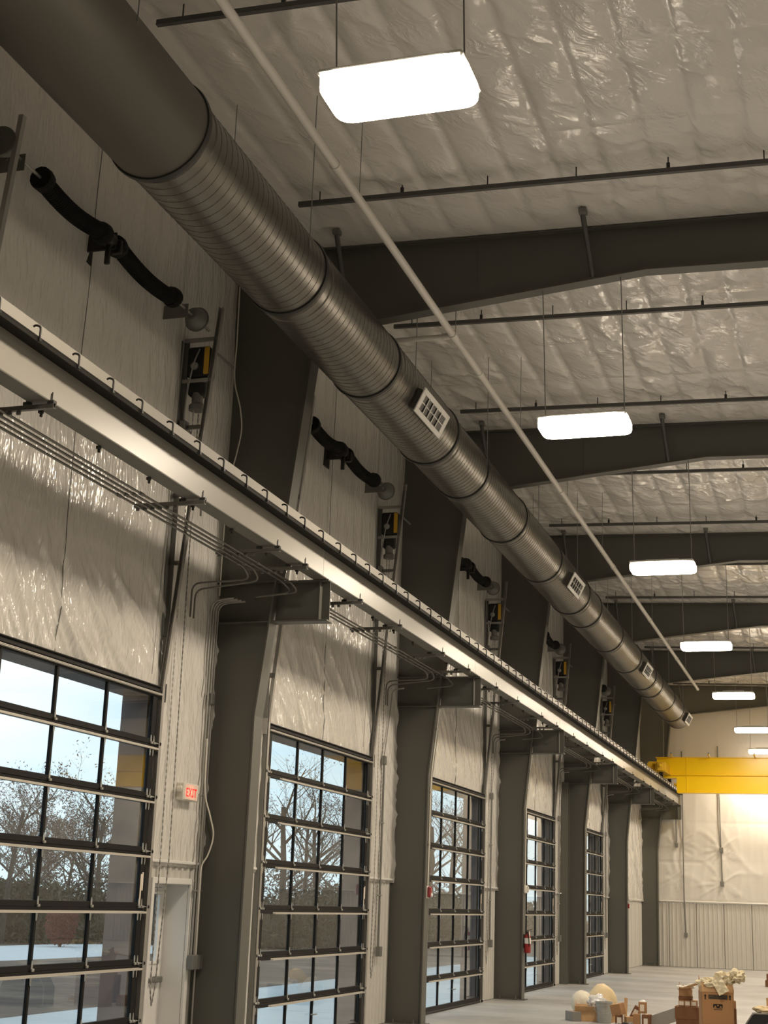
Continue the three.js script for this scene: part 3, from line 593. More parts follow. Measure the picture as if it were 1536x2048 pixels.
// ---------------------------------------------------------------- slotted struts hung across under the ceiling
{
  let n = 0;
  const where = ['at the top edge of the picture', 'just below the nearest ceiling light', 'just beyond the second rafter', 'meeting the second ceiling light', 'just beyond the third rafter', 'before the fourth rafter', 'beyond the fourth rafter', 'before the fifth rafter', 'beyond the fifth rafter', 'before the sixth rafter', 'beyond the sixth rafter', 'last before the end wall'];
  for (let b = 1; b <= 6; b++) for (const dz of [BAY - 2.39, 1.68]) {
    const x0 = 1.52, x1 = WIDE - 0.6, yy = (x) => roofY(x) - 0.155;
    const t = thing('ceiling_strut', 'long dark steel strut hung across under the ceiling, ' + where[n++], 'strut', [0, 0, zc(b) + dz]);
    const L = Math.hypot(x1 - x0, yy(x1) - yy(x0)), a = Math.atan2(yy(x1) - yy(x0), x1 - x0);
    part('channel', [move(box(0, L, -0.028, 0.028, -0.006, 0.0), [x0, yy(x0), 0.022], [0, 0, a]), move(box(0, L, -0.028, 0.028, 0, 0.006), [x0, yy(x0), -0.022], [0, 0, a]), move(box(0, L, -0.031, -0.026, -0.028, 0.028), [x0, yy(x0), 0], [0, 0, a])], M.struts, t);
    for (let x = x0 + 0.28, i = 0; x < x1; x += 1.07, i++) {
      if (i % 3 === 1) part('clip', [box(x - 0.02, x + 0.02, yy(x) + 0.02, yy(x) + 0.10, -0.02, 0.02, 0.005)], M.blackSteel, t);
      part('hanger_rod', sweep([new THREE.Vector3(x, yy(x), 0), new THREE.Vector3(x, roofY(x) + 0.02, 0)], 0.008, 5), M.blackSteel, t);
    }
  }
}

// ---------------------------------------------------------------- overhead doors: seven aluminium sections of four panes, struts, hinges
const DOORS = ['beside the exit sign, at the left edge of the picture', 'second from the viewer, between the first two columns in view', 'third from the viewer, beside the red fire alarm pull box', 'fourth from the viewer, behind the fire extinguisher', 'fifth and farthest, narrowest in view'];
{
  const SH = DOOR_H / 7, st = 0.105, mu = 0.044, P = 1.085;
  const muntins = [1, 2, 3].map((k) => 0.105 + k * P);           // centres of the upright bars from the far end
  const F = box, pane = box(0.038, 0.044, 0, SH - 0.118, 0, P - mu, 0);
  const frameGeo = (bottom) => join([
    F(0.022, 0.066, 0, bottom ? 0.11 : 0.062, 0, DOOR_W, 0.004), F(0.022, 0.066, SH - 0.056, SH - 0.002, 0, DOOR_W, 0.004),
    F(0.022, 0.066, 0.06, SH - 0.05, 0, st - mu / 2 + 0.02, 0.004), F(0.022, 0.066, 0.06, SH - 0.05, DOOR_W - st - 0.02, DOOR_W, 0.004),
    ...muntins.map((m) => F(0.026, 0.062, 0.06, SH - 0.05, m - mu / 2, m + mu / 2, 0.004)),
  ]);
  const gFrame = frameGeo(false), gBottom = frameGeo(true);
  const gStrut = join([F(0.066, 0.070, -0.012, 0.014, -0.05, 4.06), F(0.070, 0.105, -0.003, 0.001, -0.05, 4.06), F(0.101, 0.105, -0.012, 0.010, -0.05, 4.06)]);
  const leaf = (s) => plate([[-0.018, 0], [0.018, 0], [0.012, s * 0.055], [0.004, s * 0.085], [-0.006, s * 0.085], [-0.013, s * 0.04]], 0.006);
  const hinge = (z) => join([move(leaf(1), [0.070, 0.03, z], [0, Math.PI / 2, 0]), move(leaf(-1), [0.070, -0.035, z], [0, Math.PI / 2, 0]), box(0.068, 0.092, 0.012, 0.04, z - 0.022, z + 0.022, 0.005)]);
  const gHinge = hinge(0), gEnd = join([hinge(-0.035), hinge(0.035), sweep([new THREE.Vector3(0.085, 0.028, -0.02), new THREE.Vector3(0.085, 0.028, -0.16)], 0.008, 6)]);
  const roller = move(turned([[0, -0.012], [0.024, -0.012], [0.026, 0], [0.024, 0.012], [0, 0.012]], 12, 'z'), [0.085, 0.028, -0.155]);
  const make = (b) => {
    const t = thing('door', 'black framed glass overhead door ' + DOORS[b - 1], 'door', [0.012, 0.012, doorFar(b)], 0, 'glass overhead doors', 'structure');
    t.name = 'door_' + b;
    for (let r = 0; r < 7; r++) {
      const s = part('door_section', r ? gFrame : gBottom, M.doorBlack, t); s.position.y = r * SH;
      for (let k = 0; k < 4; k++) { const p = part('pane', pane, M.glass, s); p.position.set(0, r ? 0.061 : 0.109, 0.105 + k * P + mu / 2); if (!r) p.scale.y = (SH - 0.118 - 0.046) / (SH - 0.118); }
      if (r) {
        part('strut', gStrut, M.doorStrut, s, 'pale metal stiffening strut').position.y = -0.045;
        for (const m of muntins) { const h = part('hinge', gHinge, M.zinc, s); h.position.set(0, -0.012, m); }
        for (const [z, q] of [[0.06, 1], [DOOR_W - 0.06, -1]]) { const h = part('end_hinge', gEnd, M.zinc, s); h.position.set(0, -0.012, z); h.scale.z = q; }
      }
      for (const [z, q] of [[0.06, 1], [DOOR_W - 0.06, -1]]) { const h = part('roller', roller, M.black, s); h.position.set(0, -0.012, z); h.scale.z = q; }
    }
    part('top_strut', [F(0.066, 0.070, DOOR_H - 0.035, DOOR_H - 0.012, -0.06, DOOR_W + 0.04), F(0.070, 0.105, DOOR_H - 0.026, DOOR_H - 0.021, -0.06, DOOR_W + 0.04), F(0.101, 0.105, DOOR_H - 0.033, DOOR_H - 0.014, -0.06, DOOR_W + 0.04)], M.doorStrut, t);
    part('head_seal', [F(0.0, 0.075, DOOR_H + 0.004, DOOR_H + 0.055, -0.05, DOOR_W + 0.05, 0.006), F(0.0, 0.10, DOOR_H + 0.055, DOOR_H + 0.068, -0.05, DOOR_W + 0.05, 0.003)], M.rubber, t);
    part('bottom_seal', F(0.012, 0.078, -0.012, 0.03, 0, DOOR_W, 0.012), M.rubber, t);
    for (const [z, q] of [[-0.012, 1], [DOOR_W + 0.012, -1]]) part('side_seal', box(0.0, 0.06, 0, DOOR_H, z - 0.012, z + 0.012, 0.004), M.rubber, t);
    const tags = sub('warning_tags', t, [0.067, 0, 0]);
    part('tag', box(0, 0.002, 2.02, 2.22, 0.02, 0.052), M.paperTag, tags); part('tag', box(0, 0.002, 1.86, 2.20, 0.058, 0.088), M.paperTag, tags);
    part('lift_handle', tube([[0.068, 0.36, 2.2], [0.11, 0.36, 2.2], [0.11, 0.36, 2.36], [0.068, 0.36, 2.36]], 0.009, 6, 0.02), M.galv, t);
    return t;
  };
  for (let b = 1; b <= 5; b++) make(b);
}
// ---------------------------------------------------------------- vertical-lift tracks: wall angle, leaning track, cross brackets
const trackX = (y) => (y < 4.35 ? 0.085 : 0.085 + (y - 4.35) * 0.0915);
{
  const make = (label, z, s) => {                                // s = +1: the door lies towards +z
    const t = thing('door_track', label, 'door track', [0, 0, z], 0, 'galvanized overhead door tracks');
    part('wall_angle', [box(0.032, 0.040, 0.06, 8.70, -0.05, 0.045, 0.002), box(0.036, 0.098, 0.06, 8.70, -s * 0.05 - 0.004, -s * 0.05 + 0.004, 0.002)], M.galvDull, t);
    const y1 = 9.12, mid = 4.35, seg = (ya, yb) => { const L = Math.hypot(yb - ya, trackX(yb) - trackX(ya)), a = -Math.atan2(trackX(yb) - trackX(ya), yb - ya); return [box(-0.026, -0.022, 0, L, -0.028, 0.028), box(0.022, 0.026, 0, L, -0.028, 0.028), box(-0.026, 0.026, 0, L, -s * 0.030 - 0.002, -s * 0.030 + 0.002)].map((g) => move(g, [trackX(ya), ya, 0], [0, 0, a])); };
    part('track', [...seg(0.05, mid), ...seg(mid, y1)], M.galv, t);
    for (let y = 0.7; y < 8.4; y += 0.86) part('bracket', [box(0.04, trackX(y) - 0.02, y - 0.028, y + 0.028, -s * 0.056 - 0.003, -s * 0.056 + 0.003), box(0.04, Math.max(0.075, trackX(y) - 0.02), y - 0.03, y - 0.024, -s * 0.056, -s * 0.02), box(trackX(y) - 0.045, trackX(y) + 0.02, y - 0.035, y + 0.035, -s * 0.036 - 0.002, -s * 0.036 + 0.002)], M.galvDull, t);
    part('flag_plate', box(0.03, 0.11, 4.18, 4.40, -s * 0.075 - 0.003, -s * 0.075 + 0.003, 0.002), M.galv, t);
    return t;
  };
  const n = ['first', 'second', 'third', 'fourth', 'fifth'];
  for (let b = 1; b <= 5; b++) {
    make('galvanized vertical track on the far side of the ' + n[b - 1] + ' glass door', doorFar(b) - 0.085, 1);
    make('galvanized vertical track on the near side of the ' + n[b - 1] + ' glass door', doorFar(b) + DOOR_W + 0.085, -1);
  }
}
// ---------------------------------------------------------------- torsion spring shafts high above each door
{
  const coil = (L) => { const p = [[0.02, 0], [0.105, 0], [0.105, 0.05]]; const n = Math.floor((L - 0.1) / 0.034); for (let k = 0; k < n; k++) { const h = 0.05 + k * (L - 0.1) / n, w = (L - 0.1) / n; p.push([0.086, h + w * 0.05], [0.097, h + w * 0.5], [0.086, h + w * 0.95]); } p.push([0.105, L - 0.05], [0.105, L], [0.02, L]); return turned(p, 14, 'z', 0.9); };
  const n = ['first', 'second', 'third', 'fourth', 'fifth'];
  for (let b = 1; b <= 5; b++) {
    const o = b === 1 ? 0 : 0.22, t = thing('torsion_spring', 'black torsion spring pair and cable drums on a shaft above the ' + n[b - 1] + ' glass door', 'spring', [0.33, 8.86, zc(b) + o]);
    part('shaft', move(turned([[0, 0], [0.016, 0], [0.016, 5.05], [0, 5.05]], 10, 'z'), [0, 0, 1.50]), M.galv, t);
    for (const [a, c, sg] of [[2.57, 3.98, 1], [4.32, 5.56, -1]]) {
      const L = c - a, g = coil(L), p = g.attributes.position.array;
      for (let i = 0; i < p.length; i += 3) { const u = p[i + 2] / L; p[i + 1] += -0.075 * Math.sin(u * Math.PI) * 0.9 + sg * 0.03 * (u - 0.5); }
      const s = part('spring', move(g, [0, 0, a]), M.springBlack, t);
      for (const z of [a, c]) part('winding_cone', move(turned([[0.016, -0.07], [0.12, -0.07], [0.125, -0.02], [0.11, 0.05], [0.06, 0.10], [0.016, 0.10]], 14, 'z'), [0, 0, z === a ? a + 0.02 : c - 0.02], z === a ? [0, 0, 0] : [Math.PI, 0, 0]), M.springBlack, s);
    }
    part('center_bearing', [box(-0.30, 0.07, -0.10, 0.10, 4.10, 4.13, 0.008), box(-0.31, -0.28, -0.22, 0.18, 3.99, 4.24, 0.006), move(turned([[0.02, -0.07], [0.075, -0.07], [0.085, 0], [0.075, 0.07], [0.02, 0.07]], 14, 'z'), [0, 0, 4.15]), box(-0.02, 0.04, -0.30, -0.05, 4.16, 4.20, 0.008), box(0.0, 0.12, -0.14, 0.02, 4.05, 4.10, 0.01)], M.blackSteel, t);
    for (const z of [1.92, 6.28]) {
      const d = part('drum', move(turned([[0.018, -0.07], [0.155, -0.07], [0.16, -0.05], [0.14, -0.045], [0.13, 0.02], [0.10, 0.08], [0.06, 0.11], [0.018, 0.11]], 22, 'z'), [0, 0, z], z < 3 ? [0, 0, 0] : [Math.PI, 0, 0]), M.galvDull, t);
      part('spoke', [box(-0.012, 0.012, -0.13, 0.13, z - 0.075, z - 0.066), box(-0.13, 0.13, -0.012, 0.012, z - 0.075, z - 0.066)], M.galvDull, d);
      part('end_plate', [box(-0.30, 0.05, -0.12, 0.06, z + (z < 3 ? 0.30 : -0.31), z + (z < 3 ? 0.31 : -0.30), 0.004), box(-0.31, -0.295, -0.14, 0.12, z + (z < 3 ? 0.20 : -0.40), z + (z < 3 ? 0.40 : -0.20), 0.004)], M.galvDull, t);
      const cz = z < 3 ? z - 0.02 : z + 0.02; part('lift_cable', sweep([new THREE.Vector3(-0.13, -0.02, cz), new THREE.Vector3(-0.23, -4.4, cz)], 0.004, 4), M.cable, t);
    }
  }
}
// ---------------------------------------------------------------- chain-driven door openers in the far tracks, with hand chains
{
  const n = ['first', 'second', 'third', 'fourth', 'fifth'];
  for (let b = 1; b <= 5; b++) {
    const t = thing('door_opener', 'black and yellow door opener motor above the far side of the ' + n[b - 1] + ' glass door', 'motor', [0, 0, doorFar(b) - 0.10]);
    part('case', [box(0.105, 0.40, 8.22, 8.62, -0.19, 0.02, 0.02), box(0.12, 0.34, 7.98, 8.22, -0.16, 0.0, 0.03)], M.black, t);
    part('side_cover', box(0.335, 0.405, 8.24, 8.60, 0.018, 0.045, 0.01), M.yellowBox, t, 'yellow side cover');
    part('hub', move(turned([[0, 0], [0.052, 0], [0.05, 0.025], [0.02, 0.04], [0, 0.04]], 18, 'z'), [0.21, 8.36, 0.018]), M.galv, t, 'round silver hub');
    for (const [x, y] of [[0.47, 8.15], [0.50, 8.69], [0.36, 7.38]]) part('shelf', box(0.04, x, y, y + 0.05, -0.02, 0.012, 0.004), M.galv, t);
    part('gearbox', move(turned([[0, 0], [0.10, 0], [0.10, 0.06], [0.07, 0.09], [0.07, 0.22], [0, 0.22]], 16, 'y'), [0.24, 7.80, -0.06]), M.galvDull, t);
    part('shaft', move(turned([[0, 0], [0.016, 0], [0.016, 0.55], [0, 0.55]], 8, 'z'), [0.44, 8.56, -0.62]), M.galvDull, t);
    part('whip', tube([[0.27, 8.58, 0.03], [0.22, 8.40, 0.07], [0.16, 8.10, 0.06], [0.12, 7.85, 0.03], [0.10, 7.66, 0.0]], 0.012, 6, 0.1), M.cable, t);
    part('conduit_box', [box(0.06, 0.14, 7.50, 7.66, -0.10, 0.04, 0.01), tube([[0.13, 7.58, -0.08], [0.13, 7.40, -0.55], [0.13, 6.6, -0.62]], 0.013, 6, 0.15)], M.galvDull, t);
  }
  const links = (P) => { const g = []; for (let i = 0, k = 0; i < P.length - 1; i++) { const a = P[i], d = P[i + 1].clone().sub(a), L = d.length(), m = Math.max(1, Math.round(L / 0.036)); for (let j = 0; j < m; j++, k++) { const c = a.clone().addScaledVector(d, (j + 0.5) / m); const q = new THREE.Quaternion().setFromUnitVectors(new THREE.Vector3(0, 1, 0), d.clone().normalize()); const w = k % 2 ? [0.003, 0.0075] : [0.0075, 0.003]; const o = box(-w[0], w[0], -0.019, 0.019, -w[1], w[1]); g.push(o.applyMatrix4(new THREE.Matrix4().compose(c, q, new THREE.Vector3(1, 1, 1)))); } } return join(g); };
  for (let b = 1; b <= 5; b++) {
    const z = doorFar(b), t = thing('hand_chain', 'long hand chain loop hanging beside the ' + n[b - 1] + ' glass door', 'chain', [0.15, 0, z]);
    const end = 0.78, L = [new THREE.Vector3(0.06, 7.8, -0.14), new THREE.Vector3(0.0, 5.2, -0.22), new THREE.Vector3(-0.005, 2.4, -0.24), new THREE.Vector3(-0.03, end + 0.2, -0.27), new THREE.Vector3(-0.03, end, -0.33), new THREE.Vector3(-0.03, end + 0.2, -0.39), new THREE.Vector3(-0.005, 2.4, -0.47), new THREE.Vector3(0.0, 5.2, -0.43), new THREE.Vector3(0.06, 7.8, -0.28)];
    part('links', links(L), M.galv, t);
  }
}
// ---------------------------------------------------------------- white pass door in the wall between the first glass door and its column
{
  const { z0, z1, h } = PASS, t = thing('door', 'white steel pass door with narrow window, recessed under the exit sign', 'door', [0, 0, 0], 0, null, 'structure');
  t.name = 'door_6';
  const xl = -0.30;
  part('reveal', [box(xl - 0.02, 0.0, 0.0, h, z0 - 0.002, z0 + 0.012), box(xl - 0.02, 0.0, 0.0, h, z1 - 0.012, z1 + 0.002), box(xl - 0.02, 0.0, h - 0.012, h + 0.002, z0, z1)], M.whiteDoor, t, 'deep white door reveal');
  part('casing', [box(0.004, 0.045, 0, h + 0.06, z0 - 0.055, z0 + 0.012, 0.006), box(0.004, 0.045, 0, h + 0.06, z1 - 0.012, z1 + 0.055, 0.006), box(0.004, 0.045, h - 0.012, h + 0.06, z0, z1, 0.006)], M.linerCap, t);
  part('door_frame', [box(xl - 0.03, xl + 0.02, 0, h - 0.012, z0 + 0.012, z0 + 0.05, 0.004), box(xl - 0.03, xl + 0.02, 0, h - 0.012, z1 - 0.05, z1 - 0.012, 0.004), box(xl - 0.03, xl + 0.02, h - 0.05, h - 0.012, z0 + 0.05, z1 - 0.05, 0.004)], M.whiteDoor, t);
  const wz0 = -16.50, wz1 = -16.12, wy0 = 1.22, wy1 = 2.0, a = z0 + 0.06, c = z1 - 0.06, top = h - 0.056;
  const leaf = part('leaf', [box(xl - 0.022, xl + 0.022, 0.01, wy0, a, c, 0.003), box(xl - 0.022, xl + 0.022, wy1, top, a, c, 0.003), box(xl - 0.022, xl + 0.022, wy0, wy1, a, wz0, 0.003), box(xl - 0.022, xl + 0.022, wy0, wy1, wz1, c, 0.003)], M.whiteDoor, t, 'white door leaf');
  part('pane', box(xl - 0.003, xl + 0.003, wy0, wy1, wz0, wz1), M.glass, leaf);
  part('glazing_bead', [box(xl + 0.022, xl + 0.034, wy0 - 0.03, wy1 + 0.03, wz0 - 0.03, wz0 + 0.004, 0.003), box(xl + 0.022, xl + 0.034, wy0 - 0.03, wy1 + 0.03, wz1 - 0.004, wz1 + 0.03, 0.003), box(xl + 0.022, xl + 0.034, wy0 - 0.03, wy0 + 0.004, wz0, wz1, 0.003), box(xl + 0.022, xl + 0.034, wy1 - 0.004, wy1 + 0.03, wz0, wz1, 0.003)], M.white, leaf);
  part('panic_bar', [box(xl + 0.022, xl + 0.085, 0.98, 1.05, a + 0.02, a + 0.20, 0.01), box(xl + 0.04, xl + 0.075, 0.985, 1.035, a + 0.18, c - 0.05, 0.01)], M.galvDull, leaf, 'grey panic bar');
  part('deadbolt', move(turned([[0, 0], [0.034, 0], [0.03, 0.02], [0, 0.024]], 16, 'x'), [xl + 0.022, 1.22, a + 0.09]), M.zinc, leaf);
  part('closer', box(xl + 0.022, xl + 0.08, top - 0.09, top - 0.03, c - 0.36, c - 0.10, 0.01), M.blackSteel, leaf);
  for (const y of [0.3, 1.05, 1.85]) part('door_hinge', box(xl + 0.018, xl + 0.03, y - 0.055, y + 0.055, c - 0.004, c + 0.02, 0.003), M.blackSteel, t);
}

// ---------------------------------------------------------------- conduits under the runway beam, on the walls and columns
{
  const n = ['first', 'second', 'third', 'fourth', 'fifth', 'sixth'];
  for (let b = 1; b <= 6; b++) {
    const zf = zc(b), zn = b === 1 ? 7 : zc(b - 1) - 0.18, count = b === 1 ? 4 : 3;
    const t = thing('conduit_run', 'bundle of ' + (b === 1 ? 'four' : 'three') + ' thin conduits under the runway beam, ' + n[b - 1] + ' bay from the viewer', 'conduit');
    for (let k = 0; k < count; k++) {
      const x = 0.90 + k * 0.085, y = 5.843, zt = zf + 1.02 - 0.10 * k;
      const P = k < 2 ? [[x, y, zn], [x, y, zt + 0.25], [x - 0.02, y - 0.10, zt], [0.115, y - 0.12 - 0.06 * k, zt], [0.115, 5.30, zt]] : [[x, y, zn], [x, y, zt - 0.35], [x + 0.06, y - 0.1, zf + 0.22], [0.62, y - 0.14, zf + 0.20]];
      part('conduit', tube(P, 0.0125, 7, 0.12), M.conduit, t);
      for (let z = zn - 1.2; z > zt + 0.3; z -= 3.05) part('coupling', move(turned([[0, -0.035], [0.019, -0.035], [0.019, 0.035], [0, 0.035]], 8, 'z'), [x, y, z]), M.galvDull, t);
    }
    const arms = b === 1 ? [7.0, 3.97, 1.88, 0.96] : b === 6 ? [6.9, 5.0, 2.6] : [6.9, 5.05, 2.65, 0.95];
    arms.forEach((dz, i) => {
      const spot = ['nearest', 'second', 'third', 'last'][i] + ' in the ' + n[b - 1] + ' bay';
      const a = thing('strut_arm', 'short slotted strut clamped under the runway beam, ' + spot, 'strut', [0, 0, zf + dz], 0, 'strut arms under the runway beam');
      part('channel', [box(0.80, 1.60, 5.862, 5.866, -0.021, 0.021), box(0.80, 1.60, 5.866, 5.900, -0.021, -0.017), box(0.80, 1.60, 5.866, 5.900, 0.017, 0.021)], M.conduit, a);
      for (let x = 0.84; x < 1.34; x += 0.085) part('pipe_strap', box(x - 0.02, x + 0.02, 5.826, 5.862, -0.012, 0.012, 0.006), M.galvDull, a);
      for (const x of [1.345, 1.575]) part('clamp', [box(x - 0.035, x + 0.03, 5.90, 5.93, -0.025, 0.025, 0.004), box(x - 0.012, x - 0.004, 5.93, 6.01, -0.012, -0.004), box(x - 0.012, x - 0.004, 5.93, 5.99, 0.006, 0.014)], M.blackSteel, a);
    });
  }
}
function junctionBox(parent, x, y, z, w = 0.10, h = 0.13, d = 0.06, mat = M.galvDull) { return part('junction_box', [box(x, x + d, y - h / 2, y + h / 2, z - w / 2, z + w / 2, 0.006), box(x + d, x + d + 0.004, y - h / 2 + 0.008, y + h / 2 - 0.008, z - w / 2 + 0.008, z + w / 2 - 0.008, 0.002)], mat, parent); }
{
  const n = ['first', 'second', 'third', 'fourth', 'fifth'];
  for (let b = 1; b <= 5; b++) {
    const z = zc(b), t = thing('wall_conduit', 'thin upright conduits with metal boxes on the wall right of the ' + n[b - 1] + ' glass door', 'conduit', [0, 0, z]);
    if (b === 1) {
      for (const [dz, yb] of [[0.36, 4.45], [0.285, 1.25], [0.21, 4.42], [0.14, 1.25]]) part('conduit', tube([[0.5 - dz * 0.3, 5.66, dz], [0.085, 5.66 - 0.02, dz], [0.085, yb, dz]], 0.0135, 7, 0.14), M.galv, t);
      junctionBox(t, 0.06, 4.40, 0.19, 0.12, 0.14); junctionBox(t, 0.06, 1.22, 0.26, 0.15, 0.17, 0.08); junctionBox(t, 0.06, 1.22, 0.10, 0.11, 0.17, 0.08);
      part('conduit', tube([[0.085, 4.33, 0.2], [0.085, 2.6, 0.2], [0.085, 1.3, 0.2]], 0.0135, 7), M.galv, t); part('conduit', tube([[0.085, 1.14, 0.14], [0.085, 0.05, 0.14]], 0.0135, 7), M.galv, t);
      for (const y of [3.2, 2.05]) for (const dz of [0.14, 0.285]) part('pipe_strap', box(0.06, 0.105, y - 0.012, y + 0.012, dz - 0.04, dz + 0.04, 0.004), M.galv, t);
    } else {
      part('conduit', tube([[0.30, 5.66, 0.55], [0.085, 5.64, 0.55], [0.085, 5.0, 0.70], [0.085, 4.42, 0.90]], 0.0135, 7, 0.2), M.galv, t);
      part('conduit', tube([[0.085, 4.30, 0.90], [0.085, 2.6, 0.90], [0.075, 1.25, 0.86]], 0.019, 7, 0.3), M.galvDull, t);
      junctionBox(t, 0.055, 4.36, 0.90, 0.10, 0.15); junctionBox(t, 0.05, 1.19, 0.86, 0.12, 0.16, 0.08);
      for (const y of [3.3, 2.1]) part('pipe_strap', box(0.055, 0.105, y - 0.012, y + 0.012, 0.85, 0.95, 0.004), M.galv, t);
    }
  }
  const c = thing('loose_cable', 'loose white cable drooping beside the first full column below the exit sign', 'cable', [0, 0, zc(1)]);
  part('cable', sweep(new THREE.CatmullRomCurve3([[0.09, 3.9, 0.24], [0.10, 3.2, 0.20], [0.17, 2.95, 0.17], [0.22, 2.72, 0.15], [0.17, 2.48, 0.17], [0.11, 2.36, 0.19], [0.10, 2.1, 0.19], [0.09, 1.3, 0.16]].map(V)).getPoints(60), 0.011, 6), M.plasticWhite, c);
  const d = thing('wall_cable', 'thin white cable hanging along the upper part of the first full column', 'cable', [0, 0, zc(1)]);
  part('cable', sweep(new THREE.CatmullRomCurve3([[0.09, 10.2, 0.13], [0.095, 9.3, 0.12], [0.10, 8.7, 0.12], [0.20, 8.3, 0.10], [0.235, 8.0, 0.10], [0.19, 7.7, 0.10], [0.10, 7.2, 0.12], [0.085, 6.5, 0.12], [0.085, 5.75, 0.13]].map(V)).getPoints(70), 0.010, 6), M.plasticWhite, d);
  const e = thing('endwall_conduit', 'short grey conduit ending in a box on the far wall under the last bracket', 'conduit', [0, 0, END]);
  part('conduit', tube([[1.35, 6.6, 0.10], [1.35, 4.5, 0.10]], 0.022, 7), M.galvDull, e); part('junction_box', box(1.29, 1.41, 4.36, 4.52, 0.05, 0.13, 0.01), M.galvDull, e);
  const f = thing('endwall_conduit', 'longest grey conduit on the far wall, reaching down over the ribbed liner', 'conduit', [0, 0, END]);
  part('conduit', tube([[1.60, 8.0, 0.10], [1.60, 2.42, 0.10], [1.64, 1.22, 0.06]], 0.022, 7, 0.2), M.galvDull, f); part('junction_box', box(1.58, 1.70, 1.08, 1.24, 0.03, 0.11, 0.01), M.galvDull, f);
  const g = thing('endwall_conduit', 'grey conduit with two boxes on the creased film of the far wall', 'conduit', [0, 0, END]);
  part('conduit', tube([[2.97, 8.2, 0.10], [3.0, 5.0, 0.10], [3.03, 3.1, 0.10]], 0.022, 7), M.galvDull, g); for (const y of [4.30, 3.06]) part('junction_box', box(2.95, 3.09, y - 0.09, y + 0.09, 0.05, 0.14, 0.01), M.galvDull, g);
  const h = thing('column_conduit', 'thin conduit bent over at the top beside the far corner column', 'conduit', [0, 0, END]);
  part('conduit', tube([[0.95, 7.6, 0.42], [0.95, 9.45, 0.42], [1.55, 9.62, 0.42]], 0.02, 7, 0.2), M.galvDull, h);
}
// thin conduits on column flanges that feed the alarm devices
for (const [k, y, words] of [[2, 2.30, 'second column to the red alarm pull box'], [3, 2.46, 'third column to the white alarm speaker'], [5, 2.5, 'second last column']]) {
  const t = thing('column_conduit', 'pale conduit down the edge of the ' + words, 'conduit', [0, 0, zc(k)]), fx = (yy) => flangeX(yy) + 0.026;
  part('conduit', tube([[fx(5.3), 5.36, 0.03], [fx(4.2), 4.2, 0.03], [fx(y), y, 0.03]], 0.0125, 7, 0.3), M.plasticWhite, t);
  for (const yy of [5.0, 3.9, 3.0]) part('pipe_strap', box(fx(yy) - 0.016, fx(yy) + 0.012, yy - 0.012, yy + 0.012, -0.015, 0.075, 0.003), M.galv, t);
}
{
  const t = thing('alarm_pull_box', 'small red fire alarm box with white strobe on the edge of a column', 'alarm', [flangeX(2.18) + 0.013, 2.18, zc(2) - 0.01]);
  part('back_plate', box(0, 0.012, -0.10, 0.11, -0.075, 0.075, 0.008), M.plasticWhite, t); part('housing', box(0.012, 0.075, -0.085, 0.10, -0.062, 0.062, 0.018), M.red, t); part('strobe', move(turned([[0, 0], [0.035, 0], [0.03, 0.02], [0, 0.03]], 14, 'x'), [0.074, -0.045, 0.01]), M.white, t);
  const s = thing('alarm_speaker', 'small square white alarm speaker on the edge of a column above the fire extinguisher', 'speaker', [flangeX(2.37) + 0.013, 2.37, zc(3) + 0.02]);
  part('housing', box(0, 0.06, -0.085, 0.085, -0.10, 0.10, 0.015), M.plasticWhite, s); part('horn', move(turned([[0.062, 0], [0.058, 0.006], [0.03, -0.01], [0, -0.014]], 18, 'x'), [0.061, 0, 0]), M.galvDull, s); part('strobe', box(0.06, 0.085, -0.06, 0.06, -0.095, -0.065, 0.008), M.white, s);
  const w = thing('wall_sensor', 'tiny white device low on the edge of the second last column', 'sensor', [flangeX(2.42) + 0.013, 2.42, zc(5) + 0.02]);
  part('housing', box(0, 0.05, -0.07, 0.07, -0.06, 0.06, 0.012), M.plasticWhite, w); part('lens', box(0.05, 0.062, -0.03, 0.03, -0.03, 0.03, 0.006), M.white, w);
  const q = thing('pull_station', 'tiny dark red pull station below the small white device', 'alarm', [flangeX(2.0) + 0.013, 2.12, zc(5) + 0.02]);
  part('housing', box(0, 0.05, -0.075, 0.075, -0.055, 0.055, 0.012), M.red, q); part('handle', box(0.05, 0.066, -0.02, 0.0, -0.04, 0.04, 0.004), M.white, q);
  const x = thing('fire_extinguisher', 'red fire extinguisher with white instruction label hung on a column edge', 'extinguisher', [flangeX(1.2) + 0.10, 1.0, zc(3) + 0.03]);
  part('cylinder', turned([[0, 0.0], [0.06, 0.0], [0.072, 0.012], [0.074, 0.03], [0.074, 0.33], [0.066, 0.37], [0.04, 0.40], [0.022, 0.41], [0.022, 0.43], [0, 0.43]], 24), M.red, x);
  part('label', turned([[0.0752, 0.20], [0.0756, 0.20], [0.0756, 0.32], [0.0752, 0.32]], 24), M.white, x, 'white printed band');
  part('valve', [box(-0.02, 0.02, 0.42, 0.46, -0.02, 0.02, 0.006), box(-0.015, 0.09, 0.455, 0.468, -0.012, 0.012, 0.004), move(box(-0.015, 0.10, 0, 0.012, -0.012, 0.012, 0.004), [0, 0.478, 0], [0, 0, 0.22])], M.blackSteel, x);
  part('hose', tube([[0.01, 0.44, 0.02], [0.02, 0.44, 0.07], [0.05, 0.30, 0.085], [0.055, 0.14, 0.078]], 0.011, 6, 0.05), M.rubber, x);
  part('hang_tag', box(0.05, 0.052, 0.33, 0.47, -0.02, 0.07), M.paperTag, x);
  part('bracket', [box(-0.097, -0.07, 0.10, 0.40, -0.025, 0.025, 0.004), box(-0.08, -0.02, 0.38, 0.40, -0.03, 0.03, 0.004)], M.blackSteel, x);
}
